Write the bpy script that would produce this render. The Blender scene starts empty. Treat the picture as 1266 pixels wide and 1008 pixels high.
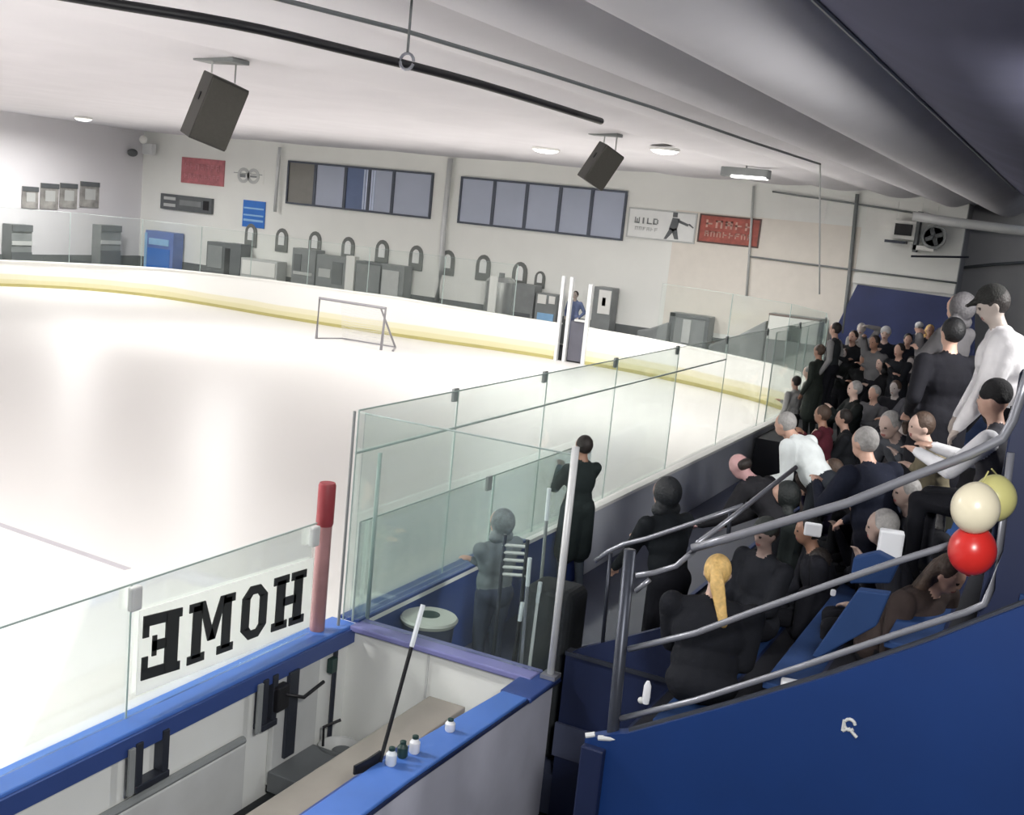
import bpy, bmesh, math, random
import numpy as np
from mathutils import Vector, Matrix
random.seed(7); np.random.seed(7)
PI = math.pi
col = bpy.context.scene.collection
sc = bpy.context.scene

# ------------------------------------------------------------------ camera
FPX, YAW, PITCH, ROLL, H = 1430.0, .4499, .1707, .0998, 4.5
cy, sy = math.cos(YAW), math.sin(YAW)
FW = np.array([-sy*math.cos(PITCH), cy*math.cos(PITCH), -math.sin(PITCH)])
_r = np.array([cy, sy, 0.]); _d = np.cross(FW, _r)
RT = math.cos(ROLL)*_r - math.sin(ROLL)*_d
DN = math.sin(ROLL)*_r + math.cos(ROLL)*_d
EYE = np.array([0, 0, H])
def ray(x, y): return RT*(x-633)/FPX + DN*(y-504)/FPX + FW
def Pz(x, y, z): q = ray(x, y); return Vector(EYE+q*(z-H)/q[2])
def Py(x, y, Y): q = ray(x, y); return Vector(EYE+q*Y/q[1])
def Px(x, y, X): q = ray(x, y); return Vector(EYE+q*X/q[0])
cam = bpy.data.objects.new('camera', bpy.data.cameras.new('camera')); col.objects.link(cam)
M = Matrix.Identity(4)
for i in range(3):
    M[i][0] = RT[i]; M[i][1] = -DN[i]; M[i][2] = -FW[i]; M[i][3] = EYE[i]
cam.matrix_world = M
cam.data.sensor_width = 36; cam.data.sensor_fit = 'HORIZONTAL'; cam.data.lens = FPX/1266*36
cam.data.clip_end = 300
sc.camera = cam

# ------------------------------------------------------------------ materials
def mat(name, c, rough=.6, metal=0., var=.06, scale=3., bump=0., bscale=40., emit=None, es=0., spec=.5):
    m = bpy.data.materials.new(name); m.use_nodes = True
    nt = m.node_tree; n = nt.nodes; l = nt.links
    b = n['Principled BSDF']
    b.inputs['Roughness'].default_value = rough; b.inputs['Metallic'].default_value = metal
    b.inputs['Specular IOR Level'].default_value = spec
    tc = n.new('ShaderNodeTexCoord')
    if var > 0:
        nz = n.new('ShaderNodeTexNoise'); nz.inputs['Scale'].default_value = scale; nz.inputs['Detail'].default_value = 4
        l.new(tc.outputs['Object'], nz.inputs['Vector'])
        rp = n.new('ShaderNodeMapRange'); rp.inputs[1].default_value = .3; rp.inputs[2].default_value = .7
        rp.inputs[3].default_value = 1-var; rp.inputs[4].default_value = 1+var
        l.new(nz.outputs['Fac'], rp.inputs[0])
        mx = n.new('ShaderNodeVectorMath'); mx.operation = 'SCALE'; mx.inputs[0].default_value = c[:3]
        l.new(rp.outputs[0], mx.inputs['Scale']); l.new(mx.outputs[0], b.inputs['Base Color'])
    else: b.inputs['Base Color'].default_value = (*c[:3], 1)
    if bump > 0:
        n2 = n.new('ShaderNodeTexNoise'); n2.inputs['Scale'].default_value = bscale; n2.inputs['Detail'].default_value = 5
        l.new(tc.outputs['Object'], n2.inputs['Vector'])
        bp = n.new('ShaderNodeBump'); bp.inputs['Strength'].default_value = bump; bp.inputs['Distance'].default_value = .02
        l.new(n2.outputs['Fac'], bp.inputs['Height']); l.new(bp.outputs[0], b.inputs['Normal'])
    if emit: b.inputs['Emission Color'].default_value = (*emit, 1); b.inputs['Emission Strength'].default_value = es
    return m
def srgb(r, g, b):
    f = lambda v: (v/255/12.92) if v/255 <= .04045 else ((v/255+.055)/1.055)**2.4
    return (f(r), f(g), f(b))
def glassmat(name, tint, refl=.06, haze=0.):
    m = bpy.data.materials.new(name); m.use_nodes = True
    n = m.node_tree.nodes; l = m.node_tree.links; n.clear()
    o = n.new('ShaderNodeOutputMaterial'); t = n.new('ShaderNodeBsdfTransparent'); t.inputs[0].default_value = (*tint, 1)
    g = n.new('ShaderNodeBsdfGlossy'); g.inputs['Roughness'].default_value = .08; g.inputs[0].default_value = (.9, .95, .93, 1)
    d = n.new('ShaderNodeBsdfDiffuse'); d.inputs[0].default_value = (.75, .85, .82, 1)
    fr = n.new('ShaderNodeFresnel'); fr.inputs['IOR'].default_value = 1.35
    mul = n.new('ShaderNodeMath'); mul.operation = 'MULTIPLY'; mul.inputs[1].default_value = refl*8
    l.new(fr.outputs[0], mul.inputs[0])
    mx = n.new('ShaderNodeMixShader'); l.new(mul.outputs[0], mx.inputs[0]); l.new(t.outputs[0], mx.inputs[1]); l.new(g.outputs[0], mx.inputs[2])
    m2 = n.new('ShaderNodeMixShader'); m2.inputs[0].default_value = haze
    nz = n.new('ShaderNodeTexNoise'); tc = n.new('ShaderNodeTexCoord'); nz.inputs['Scale'].default_value = 2.
    l.new(tc.outputs['Object'], nz.inputs['Vector'])
    mh = n.new('ShaderNodeMath'); mh.operation = 'MULTIPLY'; mh.inputs[1].default_value = 2*haze
    l.new(nz.outputs['Fac'], mh.inputs[0]); l.new(mh.outputs[0], m2.inputs[0])
    l.new(mx.outputs[0], m2.inputs[1]); l.new(d.outputs[0], m2.inputs[2]); l.new(m2.outputs[0], o.inputs[0])
    return m
def ycolor(name, stops, axis=2, rough=.6, noise=.0, noisescale=1.):
    """flat bands of paint along an object axis: stops = [(height, colour)...] constant steps"""
    m = mat(name, (1, 1, 1), rough, var=0); nt = m.node_tree; n = nt.nodes; l = nt.links
    tc = n.new('ShaderNodeTexCoord'); sp = n.new('ShaderNodeSeparateXYZ'); l.new(tc.outputs['Object'], sp.inputs[0])
    prev = None
    last = stops[0][1]
    cur = n.new('ShaderNodeRGB'); cur.outputs[0].default_value = (*last, 1); out = cur.outputs[0]
    for h, c in stops[1:]:
        nz = n.new('ShaderNodeTexNoise'); nz.inputs['Scale'].default_value = noisescale; l.new(tc.outputs['Object'], nz.inputs['Vector'])
        ad = n.new('ShaderNodeMath'); ad.operation = 'MULTIPLY_ADD'; ad.inputs[1].default_value = noise
        l.new(nz.outputs['Fac'], ad.inputs[0]); l.new(sp.outputs[axis], ad.inputs[2])
        mr = n.new('ShaderNodeMapRange'); mr.inputs[1].default_value = h-.02+noise/2; mr.inputs[2].default_value = h+.02+noise/2
        l.new(ad.outputs[0], mr.inputs[0])
        mx = n.new('ShaderNodeMix'); mx.data_type = 'RGBA'; l.new(mr.outputs[0], mx.inputs[0]); l.new(out, mx.inputs[6]); mx.inputs[7].default_value = (*c, 1)
        out = mx.outputs[2]
    l.new(out, n['Principled BSDF'].inputs['Base Color'])
    return m

W = {}
W['ice'] = mat('ice', (.69, .67, .65), .38, var=.004, scale=.25, bump=.02, bscale=6)
W['boards'] = ycolor('boards_paint', [(0, srgb(214, 208, 168)), (.26, srgb(224, 219, 192)), (.44, srgb(232, 232, 228))], 2, .45, noise=.12, noisescale=.35)
W['kick'] = mat('kick_yellow', srgb(176, 168, 108), .5)
W['white_board'] = mat('white_board', srgb(226, 228, 224), .45, var=.03, scale=1.5)
W['grey_board'] = mat('grey_board', srgb(186, 190, 198), .55, var=.05, scale=1.2)
W['bluecap'] = mat('blue_cap', srgb(72, 112, 186), .35, var=.06, scale=2)
W['bluecap_dark'] = mat('blue_cap_dark', srgb(52, 74, 132), .4, var=.06, scale=2)
W['lilac'] = mat('lilac_cap', srgb(120, 122, 172), .35, var=.06)
W['navy'] = mat('navy_panel', srgb(14, 50, 108), .5, var=.10, scale=1.1)
W['navy2'] = mat('navy_paint_dark', srgb(20, 32, 66), .5, var=.10, scale=1.5)
W['slate'] = mat('slate_floor', srgb(68, 74, 96), .5, var=.08, scale=1.)
W['dark_floor'] = mat('dark_floor', srgb(24, 26, 34), .7, var=.15, scale=2)
W['rubber'] = mat('black_rubber', srgb(26, 30, 32), .7, var=.12, scale=9, bump=.2)
W['wall'] = mat('wall_paint', srgb(242, 243, 238), .7, var=.025, scale=.7)
W['wall_left'] = mat('wall_left_paint', srgb(228, 226, 229), .75, var=.03, scale=.4)
W['wall_far'] = mat('wall_grey', srgb(176, 176, 176), .75, var=.02)
W['beige'] = mat('beige_wall', srgb(236, 230, 220), .7, var=.025)
W['bright'] = mat('white_paint', srgb(240, 240, 235), .6, var=.02)
W['darkbase'] = mat('dark_skirting', srgb(104, 108, 108), .6, var=.08)
W['ceil'] = mat('ceiling_fabric', srgb(224, 222, 226), .75, var=.03, scale=.8, bump=.25, bscale=1.2)
W['ceil_dark'] = mat('ceiling_fabric_shade', srgb(96, 97, 120), .9, var=.12, scale=.6, bump=.3, bscale=1.2)  # darker fabric colour, with the dim light over the stands put in
W['frame'] = mat('window_frame_metal', srgb(78, 84, 96), .4, .2)
W['pane'] = mat('window_pane_blue', srgb(176, 184, 202), .25, var=.05, scale=.6)
W['pane2'] = mat('window_pane_brown', srgb(130, 128, 122), .3, var=.05)
W['curtain'] = mat('window_curtain', srgb(206, 216, 238), .5, var=.05)
W['curtain2'] = mat('window_curtain_dark', srgb(104, 120, 156), .5, var=.05)
W['speaker'] = mat('speaker_grey', srgb(62, 61, 58), .6, var=.05)
W['speaker2'] = mat('speaker_grille', srgb(74, 73, 68), .7, var=.05, scale=30, bump=.2)
W['black'] = mat('black_paint', srgb(22, 22, 26), .5)
W['steel'] = mat('grey_steel', srgb(150, 152, 160), .35, .55, var=.05)
W['steel_dark'] = mat('dark_steel', srgb(62, 66, 76), .4, .5, var=.05)
W['white_metal'] = mat('white_metal', srgb(214, 216, 216), .4, .1, var=.04)
W['red'] = mat('red_padding', srgb(140, 52, 58), .5, var=.08)
W['clear_red'] = mat('dull_pink_wrap', srgb(158, 118, 118), .35, var=.14, scale=5)
W['gate_dark'] = mat('dark_gate', srgb(86, 86, 96), .5)
W['lamp'] = mat('lamp_diffuser', (.9, .9, .9), .4, emit=(1, .98, .95), es=3., var=0)
W['glass'] = glassmat('rink_glass', (.955, .985, .975), .05, .015)
W['glass_far'] = glassmat('far_rink_glass', (.965, .975, .968), .03, .02)
W['glass_edge'] = mat('glass_edge', srgb(160, 176, 172), .3, var=.03)
W['seat_tan'] = mat('bench_plank', srgb(148, 142, 134), .5, var=.07, scale=3)
W['blue_seat'] = mat('blue_plank', srgb(34, 60, 104), .7, var=.08, spec=.25)
W['sign_white'] = mat('sign_white', srgb(236, 238, 236), .4, var=.02)
m_ = W['sign_white']; n_ = m_.node_tree.nodes; l_ = m_.node_tree.links
tl_ = n_.new('ShaderNodeBsdfTranslucent'); tl_.inputs[0].default_value = (.9, .9, .88, 1); mm_ = n_.new('ShaderNodeMixShader'); mm_.inputs[0].default_value = .62
l_.new(n_['Principled BSDF'].outputs[0], mm_.inputs[1]); l_.new(tl_.outputs[0], mm_.inputs[2]); l_.new(mm_.outputs[0], n_['Material Output'].inputs[0])
W['board_white'] = mat('sign_board_white', srgb(238, 240, 238), .45, var=.02)
W['letter'] = mat('letter_black', srgb(40, 42, 40), .5, var=.05)
W['redsign'] = mat('red_sign', srgb(186, 112, 118), .5, var=.22, scale=4)  # red desaturated to put the washed-out glare into the colour
W['orangesign'] = mat('orange_red_sign', srgb(172, 88, 76), .5, var=.25, scale=5)
W['signbrown'] = mat('sign_dark_rim', srgb(96, 72, 66), .5)
W['bluesign'] = mat('blue_sign', srgb(48, 118, 208), .4, var=.06)
W['lightblue'] = mat('light_blue', srgb(150, 196, 236), .4)
W['machine_blue'] = mat('machine_blue', srgb(98, 124, 190), .4, var=.10, scale=3)
W['darkgrey'] = mat('dark_grey', srgb(98, 102, 104), .5, var=.1)  # lifted for the glare that greys dark things at the far end
W['midgrey'] = mat('mid_grey', srgb(134, 138, 138), .5, var=.1)
W['lightgrey'] = mat('light_grey', srgb(196, 198, 196), .5, var=.06)
W['poster'] = mat('poster_grey', srgb(158, 156, 152), .6, var=.35, scale=3)
W['cream'] = mat('cream_balloon', srgb(226, 218, 192), .3, var=.03)
W['yellowish'] = mat('pale_yellow_balloon', srgb(196, 192, 128), .3, var=.04)
W['redballoon'] = mat('red_balloon', srgb(196, 44, 40), .3, var=.04)
W['lid'] = mat('white_lid', srgb(206, 208, 200), .4, var=.04)
W['green_dark'] = mat('dark_green', srgb(36, 60, 56), .5)
W['tape'] = mat('white_tape', srgb(214, 220, 224), .5)
W['paper'] = mat('white_paper', srgb(226, 228, 232), .5, var=.02)

# ------------------------------------------------------------------ mesh helpers
class MB:
    def __init__(s): s.bm = bmesh.new(); s.mi = 0
    def _set(s, fs):
        for f in fs: f.material_index = s.mi
    def box(s, c, size, rot=None):
        r = bmesh.ops.create_cube(s.bm, size=1.0)
        m = Matrix.Translation(c) @ (rot.to_4x4() if rot else Matrix.Identity(4)) @ Matrix.Diagonal((*size, 1))
        bmesh.ops.transform(s.bm, matrix=m, verts=r['verts'])
        s._set({f for v in r['verts'] for f in v.link_faces}); return s
    def box2(s, a, b):
        a, b = Vector(a), Vector(b); return s.box((a+b)/2, [max(abs(x), 1e-3) for x in (b-a)])
    def prism(s, poly, ext):
        ext = Vector(ext); A = [s.bm.verts.new(Vector(p)) for p in poly]; B = [s.bm.verts.new(Vector(p)+ext) for p in poly]
        fs = [s.bm.faces.new(A), s.bm.faces.new(B[::-1])]
        for i in range(len(A)): j = (i+1) % len(A); fs.append(s.bm.faces.new((A[j], A[i], B[i], B[j])))
        s._set(fs); return s
    def tube(s, pts, r, n=10, closed=False):
        pts = [Vector(p) for p in pts]; rings = []; rr = r if isinstance(r, (list, tuple)) else [r]*len(pts)
        up = Vector((0, 0, 1)); fs = []
        for i, p in enumerate(pts):
            a = pts[max(i-1, 0)]; b = pts[min(i+1, len(pts)-1)]; t = (b-a).normalized()
            u = t.cross(up)
            if u.length < .05: u = t.cross(Vector((1, 0, 0)))
            u.normalize(); v = t.cross(u).normalized()
            rings.append([s.bm.verts.new(p+u*math.cos(2*PI*k/n)*rr[i]+v*math.sin(2*PI*k/n)*rr[i]) for k in range(n)])
        for a, b in zip(rings, rings[1:]):
            for k in range(n): fs.append(s.bm.faces.new((a[k], a[(k+1) % n], b[(k+1) % n], b[k])))
        fs += [s.bm.faces.new(rings[0][::-1]), s.bm.faces.new(rings[-1])]
        s._set(fs); return s
    def lathe(s, prof, n=32, c=(0, 0, 0), rot=None):
        c = Vector(c); rings = []; fs = []
        for r, z in prof:
            ring = []
            for k in range(n):
                v = Vector((r*math.cos(2*PI*k/n), r*math.sin(2*PI*k/n), z))
                if rot: v = rot @ v
                ring.append(s.bm.verts.new(c+v))
            rings.append(ring)
        for a, b in zip(rings, rings[1:]):
            for k in range(n): fs.append(s.bm.faces.new((a[k], a[(k+1) % n], b[(k+1) % n], b[k])))
        fs += [s.bm.faces.new(rings[0][::-1]), s.bm.faces.new(rings[-1])]
        s._set(fs); return s
    def ell(s, c, r, rot=None, n=20):
        q = bmesh.ops.create_uvsphere(s.bm, u_segments=n, v_segments=max(8, n//2), radius=1)
        m = Matrix.Translation(c) @ (rot.to_4x4() if rot else Matrix.Identity(4)) @ Matrix.Diagonal((*r, 1))
        bmesh.ops.transform(s.bm, matrix=m, verts=q['verts'])
        s._set({f for v in q['verts'] for f in v.link_faces}); return s
    def build(s, name, mats, parent=None, smooth=False, bevel=0, loc=None):
        bmesh.ops.recalc_face_normals(s.bm, faces=s.bm.faces)
        if parent is not None:
            bmesh.ops.translate(s.bm, verts=s.bm.verts, vec=-Vector(parent['_o']) if '_o' in parent else (0, 0, 0))
        me = bpy.data.meshes.new(name); s.bm.to_mesh(me); s.bm.free()
        for m_ in (mats if isinstance(mats, (list, tuple)) else [mats]): me.materials.append(m_)
        if smooth:
            me.polygons.foreach_set('use_smooth', [True]*len(me.polygons))
        o = bpy.data.objects.new(name, me); col.objects.link(o)
        if smooth == 'auto':
            md = o.modifiers.new('es', 'EDGE_SPLIT'); md.split_angle = math.radians(35)
        if bevel:
            md = o.modifiers.new('bv', 'BEVEL'); md.width = bevel; md.segments = 2; md.limit_method = 'ANGLE'
        if parent is not None: o.parent = parent
        return o
def tag(o, label=None, cat=None, group=None, kind=None):
    if label: o['label'] = label
    if cat: o['category'] = cat
    if group: o['group'] = group
    if kind: o['kind'] = kind
    return o
def empty(name, loc, label, cat, group=None):
    o = bpy.data.objects.new(name, None); col.objects.link(o); o.location = loc; o['_o'] = list(loc)
    return tag(o, label, cat, group)
def struct(o, label=None): o['kind'] = 'structure'; return tag(o, label)
def spline(pts, n=6):
    pts = [np.array(p, float) for p in pts]; P = [2*pts[0]-pts[1]]+pts+[2*pts[-1]-pts[-2]]; out = []
    for i in range(1, len(P)-2):
        for k in range(n):
            t = k/n; a, b, c, d = P[i-1], P[i], P[i+1], P[i+2]
            out.append(.5*((2*b)+(-a+c)*t+(2*a-5*b+4*c-d)*t*t+(-a+3*b-3*c+d)*t**3))
    out.append(P[-2]); return out

XB = -4.95      # inner line of the side boards
YW = 37.0       # far wall
ZC = 6.1        # ceiling
# ================================================================== SETTING
# ice sheet and floors
path = spline([(-4.95, 4), (-4.95, 12), (-4.95, 20), (-5.0, 25), (-5.35, 27.6), (-6.5, 29.7), (-8.0, 30.9), (-10.2, 31.9), (-12.8, 32.5), (-16, 32.5), (-20, 32.0), (-24.6, 31.9),
               (-28, 32.1), (-30.6, 31.9), (-32.6, 30.9), (-34.0, 29.0), (-34.7, 26.5), (-34.9, 22), (-34.9, 12), (-34.9, 0)], 8)
m = MB(); m.prism([(p[0], p[1], -.05) for p in path]+[(-34.9, -3, -.05), (-4.95, -3, -.05)], (0, 0, .05))
struct(m.build('floor', W['ice']), 'white ice sheet of the rink')
m = MB(); m.box2((-45, 24, -.12), (6, 48, -.06)); m.box2((-45, -4, -.12), (-34.9, 24, -.06)); m.box2((-4.95, -4, -.12), (6, 24, -.06))
struct(m.build('floor_concrete', W['dark_floor']), 'dark concrete floor around the rink')
# painted line on the ice near the bench
m = MB(); a, b = Pz(-60, 628, 0), Pz(158, 704, 0)
q = (b-a).normalized().cross(Vector((0, 0, 1)))*.05
m.prism([a-q+Vector((0, 0, .0)), b-q, b+q, a+q], (0, 0, .003)); m.build('ice_line', mat('ice_line_grey', srgb(176, 172, 178), .4))
bpy.data.objects['ice_line']['kind'] = 'structure'; bpy.data.objects['ice_line'].name = 'floor_line'
# walls
m = MB(); m.box2((-36, YW, -.1), (-3.62, YW+.3, 8)); struct(m.build('wall_back', W['wall']), 'long off-white end wall behind the rink')
m = MB(); m.box2((-36.3, -2, -.1), (-36, YW+.3, 8)); struct(m.build('wall_left', W['wall_left']), 'pale grey side wall on the far side')
m = MB(); m.box2((-3.62, 38.6, -.1), (8, 38.9, 8)); m.box2((-3.92, YW+.3, -.1), (-3.62, 38.6, 8))
struct(m.build('wall_right', W['wall_far']), 'grey end wall section behind the stands')  # grey paint stands in for the lower light on this section
def wallbox(p0, p1, Y=YW, d=.03):
    a, b = Py(*p0, Y), Py(*p1, Y)
    return (min(a.x, b.x), Y-d, min(a.z, b.z)), (max(a.x, b.x), Y-.002, max(a.z, b.z))
# wall colour fields and dark base strip
def trim(n, x0, x1, z0, z1, mt, label=None, d=.02, Y=YW):
    m = MB(); m.box2((x0, Y-d, z0), (x1, Y, z1)); struct(m.build('trim_%d' % n, mt), label)
trim(1, -12.6, -6.6, 1.1, 4.95, W['beige'], 'beige lower wall field')
trim(2, -9.2, -7.75, 4.95, 5.7, W['bright']); trim(3, -7.55, -6.85, 5.25, 5.85, W['bright']); trim(4, -6.5, -5.6, 4.9, 5.85, W['bright'])
trim(5, -5.55, -4.9, 5.25, 5.85, W['bright']); trim(6, -4.75, -4.45, 5.3, 5.9, W['bright'])
trim(7, -6.6, -3.62, 3.24, 3.5, W['bright'], 'white header over the blue doorway', .12)
m = MB(); m.box2((-36, YW-.06, 0), (-7.3, YW, .95)); struct(m.build('baseboard_back', W['darkbase']), 'dark skirting along the end wall')
m = MB(); m.box2((-36, 5, 0), (-35.94, YW, .95)); struct(m.build('baseboard_left', W['darkbase']), 'dark skirting along the side wall')

m = MB(); m.box2((6, -4, -.1), (6.2, 39, 7)); struct(m.build('wall_side', W['navy2']), 'dark wall beyond the top of the stands')  # unseen walls closing the hall, dark to keep world light off the ceiling
m = MB(); m.box2((-36, -4.2, -.1), (6, -4, 7)); struct(m.build('wall_front', W['wall_far']), 'grey wall at the near end of the hall')
# ceiling: hung fabric sheets with cusps between them
def ceil_profile():
    ridges = [(-36.2, 0), (-30, .04), (-24, .04), (-18, .04), (-13.5, .05), (-10.4, .07), (-8.3, .07), (-6.5, .10), (-4.78, .18), (-3.40, .32), (-1.96, .42)]
    out = []
    for (a, _), (b, s) in zip(ridges, ridges[1:]):
        for k in range(10):
            t = k/10; out.append((a+(b-a)*t, ZC-s*math.sin(PI*t)**.9 if 0 < t < 1 else ZC))
    out.append((ridges[-1][0], ZC)); return out
cp = ceil_profile()
m = MB(); ys = [-2, 4, 10, 16, 22, 27, 32, 35, 38.6]
def sheet(m, prof, ys):
    V = [[m.bm.verts.new((x, y, z)) for x, z in prof] for y in ys]
    fs = [m.bm.faces.new((V[i][j], V[i][j+1], V[i+1][j+1], V[i+1][j])) for i in range(len(ys)-1) for j in range(len(prof)-1)]
    T = [[m.bm.verts.new((x, y, ZC+.25)) for x, z in (prof[0], prof[-1])] for y in (ys[0], ys[-1])]
    fs.append(m.bm.faces.new((T[0][0], T[0][1], T[1][1], T[1][0])))
    for f in fs: f.smooth = True
sheet(m, cp, ys)
o = m.build('ceiling', W['ceil'], smooth='auto'); struct(o, 'white hung fabric ceiling with long folds')
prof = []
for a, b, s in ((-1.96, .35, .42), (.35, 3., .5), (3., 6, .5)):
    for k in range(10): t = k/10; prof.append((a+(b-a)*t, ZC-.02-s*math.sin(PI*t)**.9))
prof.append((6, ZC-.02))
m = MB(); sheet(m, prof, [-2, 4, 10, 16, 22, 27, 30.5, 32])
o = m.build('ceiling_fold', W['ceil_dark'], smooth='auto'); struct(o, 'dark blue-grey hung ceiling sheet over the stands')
m = MB(); m.tube([(-1.98, y, ZC-.03) for y in (-2, 8, 20, 30)], .018, 6); struct(m.build('trim_8', W['lightgrey']), 'pale seam strip between ceiling sheets')

# windows
def window(n, xs, z0, z1, label, panes):
    root = empty('window_%d' % n, (xs[0], YW, z0), label, None); root['kind'] = 'structure'
    m = MB(); x0, x1 = xs[0], xs[-1]; t = .07
    for a, b in (((x0-t, z0-t), (x1+t, z0)), ((x0-t, z1), (x1+t, z1+t)), ((x0-t, z0), (x0, z1)), ((x1, z0), (x1+t, z1))):
        m.box2((a[0], YW-.10, a[1]), (b[0], YW, b[1]))
    m.build('window_frame', W['frame'], root)
    for x in xs[1:-1]: MB().box2((x-.06, YW-.09, z0), (x+.06, YW, z1)).build('mullion', W['frame'], root)
    for (a, b), pm in zip(zip(xs, xs[1:]), panes):
        MB().box2((a+.001, YW-.05, z0), (b-.001, YW-.01, z1)).build('pane', W[pm], root)
    return root
def wx(px): return Py(px, 235, YW).x
z1w, z0w = 5.36, 3.85
w1 = [Py(358, 225, YW).x]+[Py(x, 235, YW).x for x in (390, 427.5, 457, 487)]+[Py(533, 242, YW).x]
window(1, w1, z0w, z1w, 'long internal window with five panes and curtains, left of the pipe', ['pane2', 'pane', 'curtain2', 'pane', 'pane'])
m = MB()
for k in range(5): m.box2((w1[3]-.25+k*.11, YW-.075, z0w+.02), (w1[3]-.18+k*.11, YW-.05, z1w-.02))
m.build('curtain', W['curtain'], bpy.data.objects['window_1'])
w2 = [Py(571, 248, YW).x]+[Py(x, 255, YW).x for x in (610.5, 651, 692.5, 732)]+[Py(771, 268, YW).x]
window(2, w2, z0w-.03, z1w-.02, 'long internal window with five blue-grey panes, right of the pipe', ['pane']*5)

# far blue doorway recess
m = MB(); P4 = [Py(1060, 352, YW-.15), Py(1205, 372, YW-.15), Py(1205, 440, YW-.15), Py(1020, 432, YW-.15)]
m.prism([Vector((p.x, YW-.15, p.z)) for p in P4], (0, .12, 0)); struct(m.build('door_1', W['navy2']), 'wide dark blue roller door behind the crowd')
bpy.data.objects['door_1'].data.materials[0] = mat('blue_door', srgb(46, 58, 106), .5, var=.2, scale=.8)

# pipes on the walls
def pipe(name, pts, r, mt, label, cat='pipe', group=None):
    m = MB(); m.tube(pts, r, 10); return tag(m.build(name, mt, smooth=True), label, cat, group)
pipe('service_pipe', [Py(557, 196, 36.8), Py(548, 285, 36.8), Py(546, 330, 36.8), Py(540, 372, 36.8)], .10, W['white_metal'], 'thick white vertical pipe on the wall between the two long windows')
pipe('service_pipe', [Py(346, 182, 36.8), Py(344, 205, 36.8), Py(340, 262, 36.8)], .07, W['white_metal'], 'thin white vertical pipe on the wall at the left window edge')
pipe('service_pipe', [Py(932, 230, 36.9), Py(923, 366, 36.9)], .04, W['lightgrey'], 'thin grey vertical pipe on the wall above the orange-red sign')
pipe('service_pipe', [Py(1060, 240, 36.9), Py(1049, 350, 36.9), Py(1042, 412, 36.9)], .06, W['midgrey'], 'grey vertical pipe beside the blue doorway')
pipe('service_pipe', [Py(955, 237, 36.9), Py(1050, 251, 36.9), Py(1128, 263, 36.9)], .03, W['midgrey'], 'thin horizontal conduit high on the wall under the ceiling')
pipe('service_pipe', [Py(925, 317, 36.9), Py(1049, 333, 36.9), Py(1183, 350, 36.9)], .03, W['midgrey'], 'thin horizontal conduit halfway up the wall above the blue doorway')
pipe('service_pipe', [Py(1129, 267, 35), Py(1165, 273, 35), Py(1266, 286, 35), Py(1300, 289, 35)], .14, W['white_metal'], 'thick pale duct pipe under the ceiling above the stands')
pipe('service_pipe', [Py(1190, 331, 38.5), Py(1230, 327, 38.5), Py(1290, 323, 38.5)], .05, W['darkgrey'], 'dark horizontal conduit on the grey wall behind the white-jacketed person')

# ================================================================== BOARDS
def board_run(path, name, label, htop=1.12, thick=.1, cap=None, capw=.16, mt=None, back=None):
    """path in order with the ice on its left or right; cap is its own part"""
    pts = [Vector((p[0], p[1], 0)) for p in path]; hs = [p[2] if len(p) > 2 else htop for p in path]
    root = empty(name, pts[0], label, 'rink boards')
    nrm = []
    for i in range(len(pts)):
        t = (pts[min(i+1, len(pts)-1)]-pts[max(i-1, 0)]).normalized(); nrm.append(Vector((t.y, -t.x, 0)))
    def strip(m, o0, o1, z0, z1f):
        rings = [[m.bm.verts.new(p+n*o0+Vector((0, 0, z0(h)))), m.bm.verts.new(p+n*o1+Vector((0, 0, z0(h)))), m.bm.verts.new(p+n*o1+Vector((0, 0, z1f(h)))), m.bm.verts.new(p+n*o0+Vector((0, 0, z1f(h))))] for p, n, h in zip(pts, nrm, hs)]
        fs = []
        for a, b in zip(rings, rings[1:]):
            for k in range(4): fs.append(m.bm.faces.new((a[k], a[(k+1) % 4], b[(k+1) % 4], b[k])))
        m.bm.faces.new(rings[0][::-1]); m.bm.faces.new(rings[-1])
    m = MB(); strip(m, 0, thick, lambda h: 0, lambda h: h-.04); m.build('board_panel', mt or W['boards'], root)
    m = MB(); strip(m, -.03, thick+capw-.1, lambda h: h-.04, lambda h: h); m.build('cap_rail', cap or W['bright'], root)
    m = MB(); strip(m, -.02, -.001, lambda h: 0.0, lambda h: .10); m.build('kick_plate', W['kick'], root)
    if back:
        m = MB(); strip(m, thick+.001, thick+.02, lambda h: .0, lambda h: h-.06); m.build('back_panel', back, root)
    return root
endh = lambda x: float(np.interp(x, [-34.9, -33, -30, -25, -20, -16, -13, -9, -6, -5], [.9, .95, 1.1, 1.25, 1.28, 1.15, 1.12, 1.08, 1.1, 1.1]))
full = [(p[0], p[1], endh(p[0])) for p in path]
xg0, xg1 = Py(722, 440, 32.5).x, Py(688, 438, 32.5).x       # gate gap (right, left)
side = [p for p in full if p[0] > xg0 and p[1] > 7.5 and p[0] > -30]; endl = [p for p in full if p[0] < xg1 and p[1] > 2]
side = [(XB, 7.5, 1.1)]+side+[(xg0, 32.5, 1.15)]; endl = [(xg1, 32.5, 1.15)]+endl
side = side[:-1]+side[-1:]
board_run(side, 'rink_boards', 'curved white rink boards with yellow base around the right corner and along the stands', back=W['grey_board'])
board_run(endl, 'rink_boards', 'long white rink boards with yellow base behind the goal and left corner')
# blue cap on the stands side between bench and corner, lying on the board top
m = MB(); m.box2((XB-.03, 7.5, 1.10), (XB+.16, 10.6, 1.125)); tag(m.build('dasher_ledge', W['bluecap_dark']), 'dark blue dasher cap along the boards just past the team bench', 'cap rail')

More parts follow.
